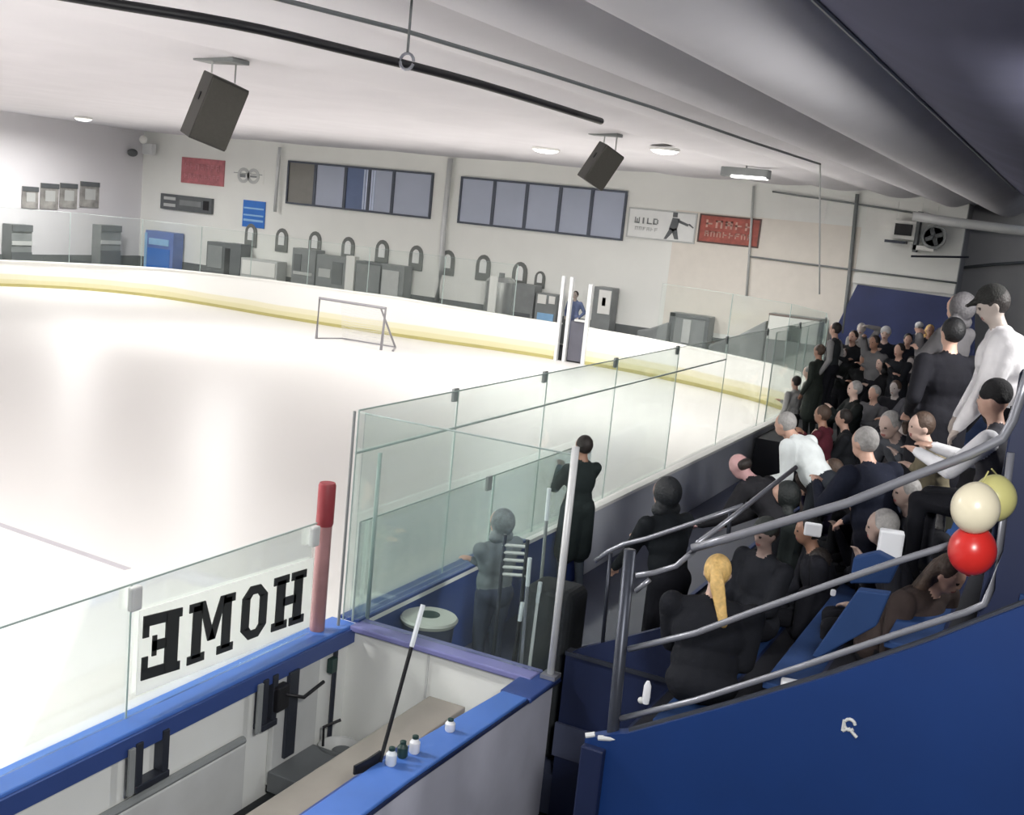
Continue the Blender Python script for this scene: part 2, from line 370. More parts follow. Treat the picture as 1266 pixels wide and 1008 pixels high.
# gate in the end boards
g = empty('rink_gate', (xg1, 32.5, 0), 'dark open gate between white posts in the end boards', 'gate')
for x in (xg1+.0, xg1+.28): MB().box2((x-.05, 32.4, 0), (x+.05, 32.55, 2.6)).build('post', W['white_metal'], g, bevel=.01)
MB().box2((xg0-.06, 32.4, 0), (xg0+.06, 32.55, 2.45)).build('post', W['white_metal'], g, bevel=.01)
MB().box2((xg1+.36, 32.5, .05), (xg0-.06, 32.6, 1.28)).build('gate_panel', W['gate_dark'], g, bevel=.01)
MB().box2((xg1+.5, 32.42, 1.28), (xg0-.04, 32.66, 1.34)).build('gate_rail', W['lightgrey'], g, bevel=.01)
# end glass
gp = [p for p in full if p[1] > 20]
def glass_pane(p, q, z0, z1, label, group, mt='glass', post=True, rail=None):
    p = Vector(p); q = Vector(q); root = empty('rink_glass', (p.x, p.y, z0), label, 'glass panel', group)
    d = (q-p).normalized(); n = Vector((d.y, -d.x, 0))*.006
    m = MB(); m.prism([p-n+Vector((0, 0, z0)), q-n+Vector((0, 0, z0)), q-n+Vector((0, 0, z1)), p-n+Vector((0, 0, z1))], n*2); m.build('pane', W[mt], root)
    m = MB(); m.tube([p+Vector((0, 0, z1)), q+Vector((0, 0, z1))], .004 if mt == 'glass_far' else .007, 6); m.build('top_edge', W['glass_edge'], root)
    if post: MB().tube([p+Vector((0, 0, z0)), p+Vector((0, 0, z1))], post if isinstance(post, float) else .016, 6).build('post', W['glass_edge'], root)
    for z in (rail or []):
        m = MB(); m.tube([p+Vector((0, 0, z)), q+Vector((0, 0, z))], .011, 6); m.build('seam_strip', W['glass_edge'], root)
    return root
acc = []; last = None
for p in gp:
    v = Vector((p[0], p[1]))
    if last is None or (v-last).length > 2.25:
        acc.append(p); last = v
k = 0
for a, b in zip(acc, acc[1:]):
    if a[0] > xg1 > b[0] or b[0] < xg0 < a[0]: continue
    off = Vector((0, .05, 0)) if abs(a[0]+19) < 13 else Vector((.03*(1 if a[0] > -19 else -1), .03, 0))
    side_ = 'right curved corner' if a[0] > -13 else ('left corner' if a[0] < -31 else 'straight end')
    glass_pane(Vector((a[0], a[1], 0))+off, Vector((b[0], b[1], 0))+off, endh(a[0]), 2.75,
               'clear glass panel on the %s boards at the far end' % side_, 'glass on the %s boards' % side_, 'glass_far', .012)

# ================================================================== TALL GLASS ALONG THE SIDE BOARDS
ys_ = [7.42, 9.0, 10.9, 12.9, 15.2, 17.6, 20.1, 22.6, 25.0]
for i, (a, b) in enumerate(zip(ys_, ys_[1:])):
    lab = ['tall clear glass panel beside the red post at the end of the team bench', 'tall clear glass panel, second past the team bench', 'tall clear glass panel, third past the team bench beside the standing coat wearer'][i] if i < 3 else 'tall clear glass panel on the side boards in front of the stands'
    glass_pane((XB+.06, a, 0), (XB+.06, b, 0), 1.12 if i > 1 else 1.13, 2.84, lab, 'tall glass along the side boards', 'glass' if i < 4 else 'glass_far', .006, [2.5] if i < 5 else None)
    m = MB(); m.box((XB+.04, b-.02, 2.80), (.03, .09, .12)); tag(m.build('glass_clip', W['midgrey'], bevel=.005), 'small grey clip joining two tall glass panels at the top%s' % ['', ', second from the red post', ', third from the red post'][i] if i < 3 else 'small grey clip joining tall glass panels in front of the stands', 'clip', 'clips on the tall glass')
for a, b, l in ((7.45, 9.75, 'low inner glass panel behind the tall glass just past the red post'), (9.75, 12.2, 'low inner glass panel behind the tall glass ending at the standing coat wearer')):
    glass_pane((XB+.13, a, 0), (XB+.13, b, 0), 1.13, 1.95, l, 'low inner glass past the bench', 'glass', .008)
    m = MB(); m.box((XB+.15, b-.15, 1.90), (.03, .09, .14)); tag(m.build('glass_clip', W['midgrey'], bevel=.005), 'grey clip on top of the low inner glass%s' % (' nearer the red post' if a < 8 else ' nearer the standing coat wearer'), 'clip', 'clips on the low glass')
# ================================================================== TEAM BENCH
# front boards (rink side), blue cap, low glass, HOME sign
fb = empty('bench_boards', (XB, 5, 0), 'white bench front boards with a bright blue cap below the home sign', 'rink boards')
MB().box2((XB-.06, 2.6, 0), (XB+.10, 7.5, 1.06)).build('board_panel', W['white_board'], fb)
MB().box2((XB-.10, 2.6, 1.06), (XB+.14, 7.5, 1.10)).build('cap_rail', W['bluecap'], fb, bevel=.012)
MB().box2((XB+.141, 2.6, .96), (XB+.165, 7.5, 1.08)).build('cap_edge', W['bluecap_dark'], fb)
MB().box2((XB+.10, 2.6, 0), (XB+.17, 6.15, .60)).build('kick_panel', W['lightgrey'], fb, bevel=.01)
MB().tube([(XB+.14, 2.6, .62), (XB+.14, 6.15, .62)], .03, 8).build('ledge', W['midgrey'], fb)
GX = XB-.02
for a, b, l in ((2.9, 5.17, 'low clear glass panel of the bench left of the home sign'), (5.17, 7.08, 'low clear glass panel of the bench carrying the home sign')):
    glass_pane((GX, a, 0), (GX, b, 0), 1.10, 1.985, l, 'low glass in front of the bench', 'glass', .006)
# wrap / support at the joints
for y, l in ((5.17, 'clear glass clamp at the joint left of the home sign'), (7.02, 'clear glass clamp at the joint beside the red post')):
    t = empty('glass_clamp', (GX, y, 1.10), l, 'clamp')
    MB().box((GX+.03, y, 1.90), (.05, .09, .16)).build('clamp_plate', W['lightgrey'], t, bevel=.015)
# sign
sg = empty('home_sign', (GX+.02, 5.23, 1.2), 'white sign with black block letters HOME seen mirrored on bench glass', 'sign')
c0, c1, c2, c3 = (5.23, 1.235), (7.05, 1.16), (7.05, 1.72), (5.23, 1.80)
m = MB(); m.prism([(GX+.012, y, z) for y, z in (c0, c1, c2, c3)], (.006, 0, 0)); m.build('sign_board', W['sign_white'], sg)
def letter(polys, y0, y1, zb0, zb1, zt0, zt1, label):
    """polys in the unit square as seen from the bench side (u to the right, v up)"""
    m = MB()
    for poly in polys:
        P = []
        for u, v in poly:
            zb = zb0+(zb1-zb0)*u; zt = zt0+(zt1-zt0)*u
            P.append((GX+.019, y0+(y1-y0)*u, zb+(zt-zb)*v))
        m.prism(P, (.008, 0, 0))
    o = m.build('letter', W['letter'], sg); o['label'] = label
R = lambda a, b, c, d: [(a, b), (c, b), (c, d), (a, d)]
# block E mirrored (spine on the right)
letter([R(.58, 0, .92, 1), R(0, 0, .6, .17), R(0, .15, .15, .36), R(.25, .42, .6, .58), R(.25, .34, .36, .66), R(0, .83, .6, 1), R(0, .66, .15, .85), R(.9, 0, 1, .14), R(.9, .86, 1, 1)],
       5.26, 5.61, 1.325, 1.29, 1.755, 1.72, 'mirrored black block letter E')
letter([R(.08, .08, .27, .95), R(.73, .08, .92, .95), R(0, 0, .36, .14), R(.64, 0, 1, .14), R(0, .86, .27, 1), R(.73, .86, 1, 1), [(.2, 1), (.42, .30), (.58, .30), (.33, 1)], [(.8, 1), (.58, .30), (.42, .30), (.67, 1)]],
       5.68, 6.14, 1.29, 1.265, 1.715, 1.685, 'black block letter M')
letter([R(0, .2, .3, .8), R(.7, .2, 1, .8), [(0, .2), (.3, 0), (.7, 0), (1, .2), (.7, .24), (.6, .16), (.4, .16), (.3, .24)], [(0, .8), (.3, .76), (.4, .84), (.6, .84), (.7, .76), (1, .8), (.7, 1), (.3, 1)]],
       6.22, 6.50, 1.285, 1.275, 1.69, 1.665, 'black block letter O')
letter([R(.1, .08, .36, .92), R(.64, .08, .9, .92), R(.3, .42, .7, .58), R(0, 0, .46, .15), R(.54, 0, 1, .15), R(0, .85, .46, 1), R(.54, .85, 1, 1)],
       6.57, 6.96, 1.262, 1.235, 1.675, 1.655, 'black block letter H')
# red post
rp = empty('padded_stanchion', (XB-.05, 7.14, 0), 'tall round post with red top and faded pink wrap beside the home sign', 'post')
MB().lathe([(.055, 1.1), (.06, 1.12), (.06, 1.95), (.055, 1.97)], 20, (XB-.01, 7.17, 0)).build('wrap', W['clear_red'], rp, smooth='auto')
MB().lathe([(.062, 1.95), (.068, 1.97), (.068, 2.27), (.06, 2.29)], 20, (XB-.01, 7.17, 0)).build('red_pad', W['red'], rp, smooth='auto')
MB().tube([(XB+.06, 7.36, 1.1), (XB+.06, 7.36, 2.84)], .012, 8).build('end_rod', W['midgrey'], rp)
MB().tube([(XB+.13, 7.25, .2), (XB+.13, 7.25, 1.06)], .02, 8).build('lower_rod', W['steel_dark'], rp)
MB().box((XB+.14, 7.2, .84), (.05, .08, .12)).build('latch_box', W['green_dark'], rp, bevel=.008)
pipe('glass_rod', [Py(453, 776, 7.62), Py(470, 560, 7.62)], .018, W['glass_edge'], 'slim grey glass support rod just past the red post', 'rod')
# U-shaped straps on the inner face
def strap(y0, y1, z0, z1, label):
    t = empty('glass_support', (XB+.12, y0, z0), label, 'bracket')
    for y in (y0, y1): MB().box2((XB+.10, y-.028, z0), (XB+.18, y+.028, z1)).build('upright', W['steel_dark'], t, bevel=.006)
    MB().box2((XB+.10, y0-.03, z0-.05), (XB+.19, y1+.03, z0)).build('foot_plate', W['steel_dark'], t, bevel=.006)
    MB().box2((XB+.18, y0-.11, z0-.03), (XB+.20, y0-.06, z1)).build('side_strap', W['midgrey'], t, bevel=.004)
strap(5.10, 5.33, .74, 1.02, 'dark u-shaped metal glass support left on the inner bench boards')
strap(6.33, 6.44, .68, 1.02, 'dark metal glass support beside the bench door latch')
# bench door with latch
bd = empty('bench_gate', (XB+.12, 6.5, .1), 'pale bench door with dark lever latch in the front boards', 'door')
MB().box2((XB+.10, 6.48, .12), (XB+.15, 7.02, 1.0)).build('door_panel', W['lightgrey'], bd, bevel=.01)
MB().box2((XB+.15, 6.42, .74), (XB+.22, 6.56, .93)).build('latch', W['black'], bd, bevel=.01)
MB().tube([(XB+.20, 6.5, .86), (XB+.30, 6.62, .82), (XB+.30, 6.86, .86)], .014, 8).build('lever', W['black'], bd, smooth=True)
MB().box2((XB+.15, 6.60, .30), (XB+.18, 6.72, .98)).build('hinge_strap', W['steel_dark'], bd, bevel=.004)
MB().box2((XB+.15, 6.44, .10), (XB+.60, 7.0, .26)).build('door_step', W['darkgrey'], bd, bevel=.01)
# bench floor, end wall, seat, back boards
m = MB(); m.box2((XB+.17, 2.6, -.02), (-3.2, 7.45, .10)); struct(m.build('floor_bench', W['rubber']), 'black rubber floor of the team bench')
A, B = Py(445, 784, 7.45), Py(622, 827, 7.45)
ew = empty('bench_end_wall', (XB+.1, 7.45, 0), 'white end wall of the bench with a lilac-blue cap', 'wall panel')
MB().box2((XB+.10, 7.45, 0), (-3.2, 7.53, 1.06)).build('panel', W['white_board'], ew)
MB().box2((XB+.14, 7.40, 1.06), (-3.2, 7.62, 1.11)).build('cap_rail', W['lilac'], ew, bevel=.012)
MB().box2((-4.10, 7.435, .1), (-4.085, 7.45, 1.06)).build('panel_joint', W['lightgrey'], ew)
st = empty('team_bench', (-3.7, 5, 0), 'long grey-tan team bench seat plank with supports', 'bench')
MB().box2((-4.02, 2.6, .70), (-3.70, 7.38, .75)).build('seat', W['seat_tan'], st, bevel=.01)
for y in (3.2, 5.0, 6.9): MB().box2((-3.95, y-.03, .10), (-3.78, y+.03, .70)).build('leg', W['steel_dark'], st)
bb = empty('bench_back_boards', (-3.1, 5, 0), 'grey bench rear wall with a bright blue cap next to the dark corridor', 'rink boards')
m = MB(); m.prism([(-3.14, 2.6, 0), (-3.14, 5.6, 0), (-3.08, 7.55, 0), (-3.2, 7.55, 0), (-3.26, 5.6, 0), (-3.26, 2.6, 0)], (0, 0, 1.06)); m.build('board_panel', mat('rear_panel', srgb(188, 190, 204), .5, var=.06), bb)
m = MB(); m.prism([(-3.13, 2.6, 1.06), (-3.13, 5.6, 1.06), (-3.08, 7.1, 1.06), (-3.28, 7.1, 1.06), (-3.40, 5.6, 1.06), (-3.41, 2.6, 1.06)], (0, 0, .04)); m.build('cap_rail', W['bluecap'], bb, bevel=.01)
MB().box2((-3.30, 7.1, 1.06), (-3.05, 7.62, 1.10)).build('end_cap', W['bluecap_dark'], bb, bevel=.012)
MB().tube([(-3.125, 2.6, 1.07), (-3.125, 5.6, 1.07), (-3.075, 7.1, 1.07), (-3.05, 7.6, 1.07)], .014, 6).build('cap_edge', W['navy2'], bb)
MB().box2((-3.47, 2.6, .98), (-3.41, 6.0, 1.04)).build('inner_shadow_lip', W['bluecap_dark'], bb)  # darker blue sets the shadow inside the cap edge into colour
# rear glass at the corner of the bench
pt = empty('corner_stanchion', (-3.1, 7.53, 1.1), 'pale metal post at the rear bench corner in front of the standing coat wearer', 'post')
MB().tube([(-3.1, 7.53, 1.1), (-3.1, 7.53, 2.86)], .028, 10).build('post_tube', W['white_metal'], pt, smooth=True)
MB().box((-3.1, 7.53, 1.12), (.12, .12, .03)).build('base_plate', W['steel'], pt)
glass_pane((-3.1, 7.53, 0), (-4.9, 7.53, 0), 1.12, 2.80, 'clear glass panel across the end of the bench above the lilac cap', None, 'glass', False)
# lid with opening: a round bin behind the end wall
L = Pz(531, 762, 1.0)
tb = empty('trash_bin', (L.x, L.y, .3), 'round bin with white ring lid and dark centre behind the bench end wall', 'bin')
MB().lathe([(.18, .30), (.22, .95), (.22, .96)], 28, (L.x, L.y, 0)).build('bin_body', W['slate'], tb, smooth='auto')
MB().lathe([(.235, .95), (.25, .98), (.235, 1.0), (.09, 1.015), (.085, .985), (.2, .965), (.235, .95)][:-1], 36, (L.x, L.y, 0)).build('lid', W['lid'], tb, smooth='auto')
MB().lathe([(.09, 1.0), (.09, 1.018)], 24, (L.x, L.y, 0)).build('opening', W['green_dark'], tb)
# leaning hockey stick on the bench back
def hockey_stick(p0, p1, label, shaft='black', grip=.16, bl=(.0, .28, 0), tape='tape', group=None):
    p0, p1 = Vector(p0), Vector(p1)
    t = empty('hockey_stick', p0, label, 'hockey stick', group); d = (p1-p0)
    s_ = p0+d*(1-grip)
    MB().tube([p0, s_], .014, 6).build('shaft', W[shaft], t)
    MB().tube([s_, p1], .017, 6).build('grip_tape', W[tape], t)
    b = Vector(bl); m = MB(); u = Vector((0, 0, .07))
    m.prism([p0, p0+b*.5+Vector((0, 0, -.02)), p0+b, p0+b+u*.8, p0+b*.5+u*.8, p0+u], b.cross(u).normalized()*.014); m.build('blade', W[shaft], t)
    return t
hockey_stick(Pz(470, 942, 1.10), Px(523, 748, -3.36), 'black hockey stick with white taped grip leaning on the blue bench cap', 'black', .27, (-.05, -.2, -.02))
# bottles on the rear cap
def bottle(p, label, c='tape', h=.12, tilt=0):
    t = empty('water_bottle', p, label, 'bottle'); r = Matrix.Rotation(tilt, 3, 'X')
    MB().lathe([(.028, 0), (.034, .01), (.034, h*.6), (.02, h*.75), (.018, h*.8)], 16, p, r).build('bottle_body', W[c], t, smooth='auto')
    q = Vector(p)+r @ Vector((0, 0, h*.8)); MB().lathe([(.02, 0), (.02, h*.15), (.009, h*.2)], 12, q, r).build('cap', W['green_dark'], t, smooth='auto')
bottle(Pz(483, 946, 1.10), 'white water bottle beside the foot of the taped stick')
bottle(Pz(497, 936, 1.10), 'green water bottle between the two white bottles on the bench cap', 'green_dark', .11)
bottle(Pz(512, 931, 1.10), 'white water bottle nearest the tan seat plank on the bench cap', 'paper', .12)
bottle(Pz(556, 904, 1.10), 'white water bottle standing alone further along the bench cap', 'paper', .09)
# white helmet like bowl with dark lever on bench floor
q = Pz(445, 905, .1)
bw = empty('equipment_bucket', q, 'pale bucket with puck-like dark items on the bench floor by the end wall', 'bucket')
q = Vector((-4.62, 7.1, .10)); bw.location = q; bw['_o'] = list(q)
MB().lathe([(.12, 0), (.16, .16), (.165, .16), (.15, .14), (.11, .03)], 24, q).build('bucket_body', W['lightgrey'], bw, smooth='auto')
MB().lathe([(.07, .10), (.08, .13), (.05, .135)], 16, q+Vector((.03, 0, 0))).build('puck', W['darkgrey'], bw)
MB().tube([q+Vector((-.12, -.05, .14)), q+Vector((-.12, -.06, .3)), q+Vector((-.02, .02, .36))], .012, 6).build('handle', W['black'], bw)

# walkway behind the side boards and corridor
m = MB(); m.box2((XB+.14, 7.62, -.02), (-3.0, 33, .30)); struct(m.build('floor_walkway', W['slate']), 'slate blue walkway between boards and stands')
m = MB(); m.box2((XB+.122, 7.6, .3), (XB+.14, 12.3, 1.06)); struct(m.build('trim_9', W['bluecap_dark']), 'dark blue facing on the rear of the boards')

# ================================================================== STANDS
sl = lambda X: 1.6+.655*(X+1.95)     # slope line of the stands
TR = [(-3.0, -2.2, .9)]+[(-2.2+.6*k, -1.6+.6*k, 1.25+.4*k) for k in range(5)]
rowname = ['lowest', 'second', 'third', 'fourth', 'fifth', 'topmost']
for i, (a, b, z) in enumerate(TR):
    y0 = 7.7 if i == 0 else 6.12
    bl = empty('bleacher_row', (a, y0, 0), 'dark blue stepped bleacher row with blue seat plank, %s row of the stands' % rowname[i], 'bleachers', 'rows of the stands')
    MB().box2((a, y0, z-.12 if i else 0), (b, 28, z)).build('deck', W['dark_floor'], bl)
    if i:
        MB().box2((a-.02, y0, z-.42), (a, 28, z)).build('riser', W['navy2'], bl)
        MB().box2((b-.27, y0+.05, z+.36), (b-.01, 27.6, z+.40)).build('seat_plank', W['blue_seat'], bl, bevel=.008)
        for y in (7, 12, 17, 22): MB().box2((b-.2, y, z), (b-.1, y+.06, z+.36)).build('seat_leg', W['steel_dark'], bl)
    else: MB().box2((-3.04, 7.66, 0), (-3.0, 28, .92)).build('front_panel', W['navy'], bl)
# raised end section facing the camera
es = empty('rear_platform', (-3.6, 19, 0), 'dark raised platform under the distant crowd', 'platform')
MB().box2((-4.75, 19.6, .3), (-3.05, 33, 1.0)).build('deck', W['dark_floor'], es)
MB().box2((-4.76, 23.6, 1.0), (-3.0, 33, 1.35)).build('upper_deck', W['dark_floor'], es)
# end panel: a blue sloping wall in front
ep = empty('stand_end_wall', (-2.2, 6, 0), 'large blue sloping end wall of the stands with a small pale sticker', 'wall panel')
T = [Py(725, 912, 6), Py(757, 907, 6), Py(777, 906, 6), Py(900, 873, 6), Py(1031, 834, 6), Py(1150, 793, 6), Py(1266, 748, 6), Py(1330, 722, 6)]
m = MB(); m.prism([(p.x, 5.98, p.z) for p in T]+[(T[-1].x, 5.98, 0), (T[0].x, 5.98, 0)], (0, .10, 0)); m.build('panel', W['navy'], ep)
m = MB()
for a, b in zip(T[2:], T[3:]): m.tube([Vector((a.x, 6.03, a.z+.0)), Vector((b.x, 6.03, b.z))], .02, 8)
m.build('top_trim', W['steel_dark'], ep)
MB().box2((T[0].x, 5.92, 0), (T[0].x+.14, 5.98, T[0].z-.02)).build('edge_strip', W['navy2'], ep, bevel=.01)
m = MB(); m.tube([(T[0].x, 5.98, T[0].z+.02), (T[0].x+.05, 6.0, T[0].z+.035)], .016, 8); m.tube([(T[0].x+.08, 5.98, T[0].z+.03), (T[0].x+.21, 6.0, T[0].z+.055)], .016, 8); m.build('chrome_hook', W['white_metal'], ep)
s0 = Py(1050, 899, 5.975)
m = MB(); m.tube([s0+Vector((.028*math.cos(t), 0, .03*math.sin(t)+.012)) for t in np.linspace(.2, 5.6, 12)], .009, 6)
m.tube([s0+Vector((-.03, 0, -.03)), s0+Vector((.0, 0, -.01)), s0+Vector((.045, 0, -.045))], .009, 6); m.tube([s0+Vector((-.03, 0, .03)), s0+Vector((-.03, 0, -.03))], .009, 6)
m.build('sticker', W['lightgrey'], ep)
# low blue block beside the gate
lb = empty('tier_facing', (-2.9, 7.6, 0), 'dark blue end panel of the first tier above the corridor', 'wall panel')
P = [Py(701, 808, 7.6), Py(722, 800, 7.6), Py(770, 787, 7.6), Py(775, 930, 7.6), Py(692, 898, 7.6)]
m = MB(); m.prism([(P[0].x, 7.58, P[0].z), (P[1].x, 7.58, P[1].z), (-2.2, 7.58, P[2].z+.2), (-2.2, 7.58, 0.), (P[0].x, 7.58, 0)], (0, .06, 0)); m.build('panel', W['navy2'], lb)
MB().box2((P[0].x, 7.56, P[0].z-.0), (-2.2, 7.66, P[0].z+.03)).build('top_trim', W['steel_dark'], lb)
MB().box2((-3.03, 7.55, .50), (-2.2, 7.575, .76)).build('lower_band', W['slate'], lb)
# rails
def rail(name, pts, r, label, mt='steel', group=None, posts=(), pr=None):
    t = empty(name, pts[0], label, 'handrail', group)
    MB().tube(pts, r, 12).build('rail_tube', W[mt], t, smooth=True)
    for a, b in posts: MB().tube([a, b], pr or r, 10).build('post', W['steel_dark'], t, smooth=True)
    return t
P6 = lambda x, y, Y=6.05: Py(x, y, Y)
rail('guard_rail', [P6(856, 678), P6(900, 666), P6(960, 648), P6(1048, 622), P6(1140, 585), P6(1200, 562), P6(1240, 542), P6(1252, 520), P6(1262, 490), P6(1275, 450)], .024, 'top grey handrail sloping up the blue end wall, bending up at the balloons')
rail('guard_rail', [P6(777, 803), P6(860, 783), P6(930, 757), P6(1040, 718), P6(1110, 694), P6(1178, 673), P6(1215, 664)], .018, 'middle grey rail between the handrail and the bottom rail')
rail('guard_rail', [P6(767, 889), P6(860, 866), P6(989, 825), P6(1110, 784), P6(1195, 757), P6(1217, 747), P6(1226, 728), P6(1236, 680), P6(1250, 560)], .018, 'bottom grey rail just above the blue end wall, curving up at its right end')
m = MB(); a, b = P6(779, 680), P6(757, 912); c_ = P6(750, 1000)
m.tube([a, b, c_], .035, 10); tag(m.build('steel_stanchion', W['steel_dark'], smooth=True), 'tall dark steel post at the lower end of the sloping rails', 'post')
rail('guard_rail', [P6(860, 679, 6.15), P6(836, 700, 6.2), P6(810, 708, 6.2), P6(786, 712, 6.15)], .016, 'short bent grey rail end left of the blond person')
rail('guard_rail', [P6(786, 731, 6.15), P6(803, 717, 6.15)], .014, 'tiny stub of grey rail beside the dark steel post')
rail('aisle_rail', [P6(862, 672, 6.9), P6(905, 640, 7.3), P6(945, 608, 7.7), P6(984, 578, 8.1)], .017, 'thin grey aisle handrail rising to the far rows')
rail('aisle_rail', [P6(736, 694, 7.6), P6(752, 682, 7.6), P6(771, 673, 7.6), P6(800, 666, 7.6), P6(860, 646, 7.6), P6(919, 625, 7.6)], .017, 'grey rail of the first row gate behind the dark post', posts=[(P6(755, 684, 7.6), P6(745, 795, 7.6)), (P6(903, 632, 7.6), P6(900, 668, 7.6))], pr=.014)
# navy column at the right edge
cx0, cx1 = P6(1249, 560, 6.25), P6(1232, 748, 6.25)
m = MB(); m.box2((cx0.x-.02, 6.2, 2.4), (cx0.x+.5, 6.4, 3.95)); struct(m.build('pillar', W['navy2'], bevel=.01), 'navy blue pillar at the right end of the rails')

# ================================================================== CORRIDOR GEAR
rk = empty('stick_rack', Py(640, 860, 8.0), 'black stick rack with white horizontal bars behind the bench end glass', 'rack')
r0, r1 = Py(624, 670, 8.0), Py(652, 672, 8.0)
base = .3
for x in (r0.x, r1.x): MB().tube([(x, 8.0, base), (x, 8.0, 1.95)], .016, 8).build('upright', W['steel_dark'], rk)
for yp in (673, 682, 691, 700, 709):
    a, b = Py(622, yp+1, 8.0), Py(650, yp+3, 8.0); MB().tube([a, b], .014, 6).build('bar', W['lightgrey'], rk)
sticks = [((641, 862), (655, 690), 7.75, 'steel', 'grey hockey stick leaning nearest the rack bars'), ((652, 845), (668, 720), 7.8, 'white_metal', 'white hockey stick second in the bundle behind the bench'),
          ((628, 858), (646, 745), 7.7, 'black', 'black hockey stick lowest in the bundle behind the bench'), ((662, 800), (679, 604), 8.2, 'midgrey', 'tall grey hockey stick standing highest in the bundle')]
for a, b, Y, s_, l in sticks:
    hockey_stick(Py(*a, Y), Py(*b, Y+.02), l, s_, .2, (.06, .16, -.02), 'tape', 'sticks leaning behind the bench')
gb = empty('equipment_bag', Py(670, 850, 7.9), 'black upright equipment bag with pale straps behind the sticks', 'bag')
q = Vector((-3.32, 8.0, .30)); gb.location = q; gb['_o'] = list(q)
m = MB(); m.box(q+Vector((0, 0, .68)), (.42, .38, 1.36)); o = m.build('bag_body', mat('bag_black', srgb(34, 38, 42), .8, var=.2, scale=8, bump=.4, bscale=10), gb, bevel=.08); o.modifiers['bv'].segments = 4
for dx in (-.09, .09): MB().tube([q+Vector((dx, -.175, .15)), q+Vector((dx, -.19, .5)), q+Vector((dx*.8, -.175, .9))], .014, 6).build('strap', W['midgrey'], gb)

# ================================================================== GOAL
gl, gr = Pz(391, 419, 0), Pz(471, 433, 0)
gz = 1.24
go = empty('hockey_goal', (gl+gr)/2, 'hockey goal with grey pipe frame and faint net on the ice', 'goal')
dy = Vector((.5, 1.0, 0))
mid = gr+(gl-gr)*.20
gpm = mat('goal_pipe', srgb(132, 130, 134), .4, .1)
MB().tube([gl, gl+Vector((.02, 0, gz)), gr+Vector((.05, 0, gz)), gr], .045, 8).build('front_frame', gpm, go)
bl_, br_ = gl+Vector((.35, .85, 0)), gr+Vector((-.1, .95, 0))
MB().tube([gl, bl_, br_, gr+Vector((.35, .1, .02))], .035, 8).build('base_frame', gpm, go)
MB().tube([gr+Vector((-.45, .5, gz-.05)), br_], .03, 8).build('back_brace', gpm, go)
MB().tube([gl+Vector((.1, 0, gz)), gl+Vector((.45, .5, gz-.05)), gr+Vector((-.45, .5, gz-.05)), gr+Vector((0, 0, gz))], .025, 8).build('top_frame', gpm, go)
netm = bpy.data.materials.new('goal_net'); netm.use_nodes = True; n = netm.node_tree.nodes; l = netm.node_tree.links
tr = n.new('ShaderNodeBsdfTransparent'); mx = n.new('ShaderNodeMixShader'); tc = n.new('ShaderNodeTexCoord')
br = n.new('ShaderNodeTexBrick'); br.offset = 0; br.inputs['Scale'].default_value = 10; br.inputs['Mortar Size'].default_value = .012; br.inputs['Color1'].default_value = (0, 0, 0, 1); br.inputs['Color2'].default_value = (0, 0, 0, 1); br.inputs['Mortar'].default_value = (1, 1, 1, 1)
l.new(tc.outputs['Object'], br.inputs[0]); l.new(br.outputs['Color'], mx.inputs[0]); l.new(tr.outputs[0], mx.inputs[1]); l.new(n['Principled BSDF'].outputs[0], mx.inputs[2]); l.new(mx.outputs[0], n['Material Output'].inputs[0])
n['Principled BSDF'].inputs['Base Color'].default_value = (.7, .7, .7, 1)
m = MB(); tl, tr_ = gl+Vector((.45, .5, gz-.05)), gr+Vector((-.45, .5, gz-.05))
m.prism([bl_, br_, tr_, tl], (0, .01, 0)); m.build('net', netm, go)

# ================================================================== THINGS ON THE FAR WALL
def rect_thing(name, p0, p1, mt, label, cat, d=.05, Y=YW, rim=None, group=None):
    a, b = wallbox(p0, p1, Y, d); t = empty(name, a, label, cat, group)
    MB().box2(a, b).build('board', W[mt], t, bevel=.005)
    if rim:
        m = MB(); w = .05
        for u, v in (((a[0]-w, a[2]-w), (b[0]+w, a[2])), ((a[0]-w, b[2]), (b[0]+w, b[2]+w)), ((a[0]-w, a[2]), (a[0], b[2])), ((b[0], a[2]), (b[0]+w, b[2]))): m.box2((u[0], a[1]-.01, u[1]), (v[0], b[1], v[1]))
        m.build('rim', W[rim], t)
    return t, Vector(a), Vector(b)
def marks(t, a, b, mt, rows, name='lettering', d=.012):
    """rows of strokes: (u0,u1,v0,v1) fractions of the board"""
    m = MB()
    for u0, u1, v0, v1 in rows: m.box2((a.x+(b.x-a.x)*u0, a.y-d, a.z+(b.z-a.z)*v0), (a.x+(b.x-a.x)*u1, a.y-.001, a.z+(b.z-a.z)*v1))
    m.build(name, W[mt], t)
def blur_letters(n, v0, v1, u0=.08, u1=.92, seed=1):
    r = random.Random(seed); out = []; w = (u1-u0)/n
    for i in range(n):
        x = u0+i*w; k = r.randint(0, 3)
        out.append((x+.1*w, x+.3*w, v0, v1))
        if k != 1: out.append((x+.1*w, x+.8*w, v1-(v1-v0)*.22, v1))
        if k != 2: out.append((x+.1*w, x+.75*w, v0+(v1-v0)*.4, v0+(v1-v0)*.6))
        if k > 1: out.append((x+.6*w, x+.8*w, v0, v1))
    return out
W['redlt'] = mat('sign_pale_red', srgb(206, 140, 144), .5); W['orlt'] = mat('sign_pale_orange', srgb(210, 164, 150), .5)
t, a, b = rect_thing('banner', (226, 194), (277, 231), 'redsign', 'pale red banner high on the end wall above the black scoreboard', 'banner')
marks(t, a, b, 'redlt', blur_letters(7, .55, .78, seed=3)+blur_letters(9, .2, .38, seed=4))
t, a, b = rect_thing('wall_logo', (290, 207), (326, 228), 'wall', 'faint pale round logo pair beside the red banner', 'logo', .02)
m = MB()
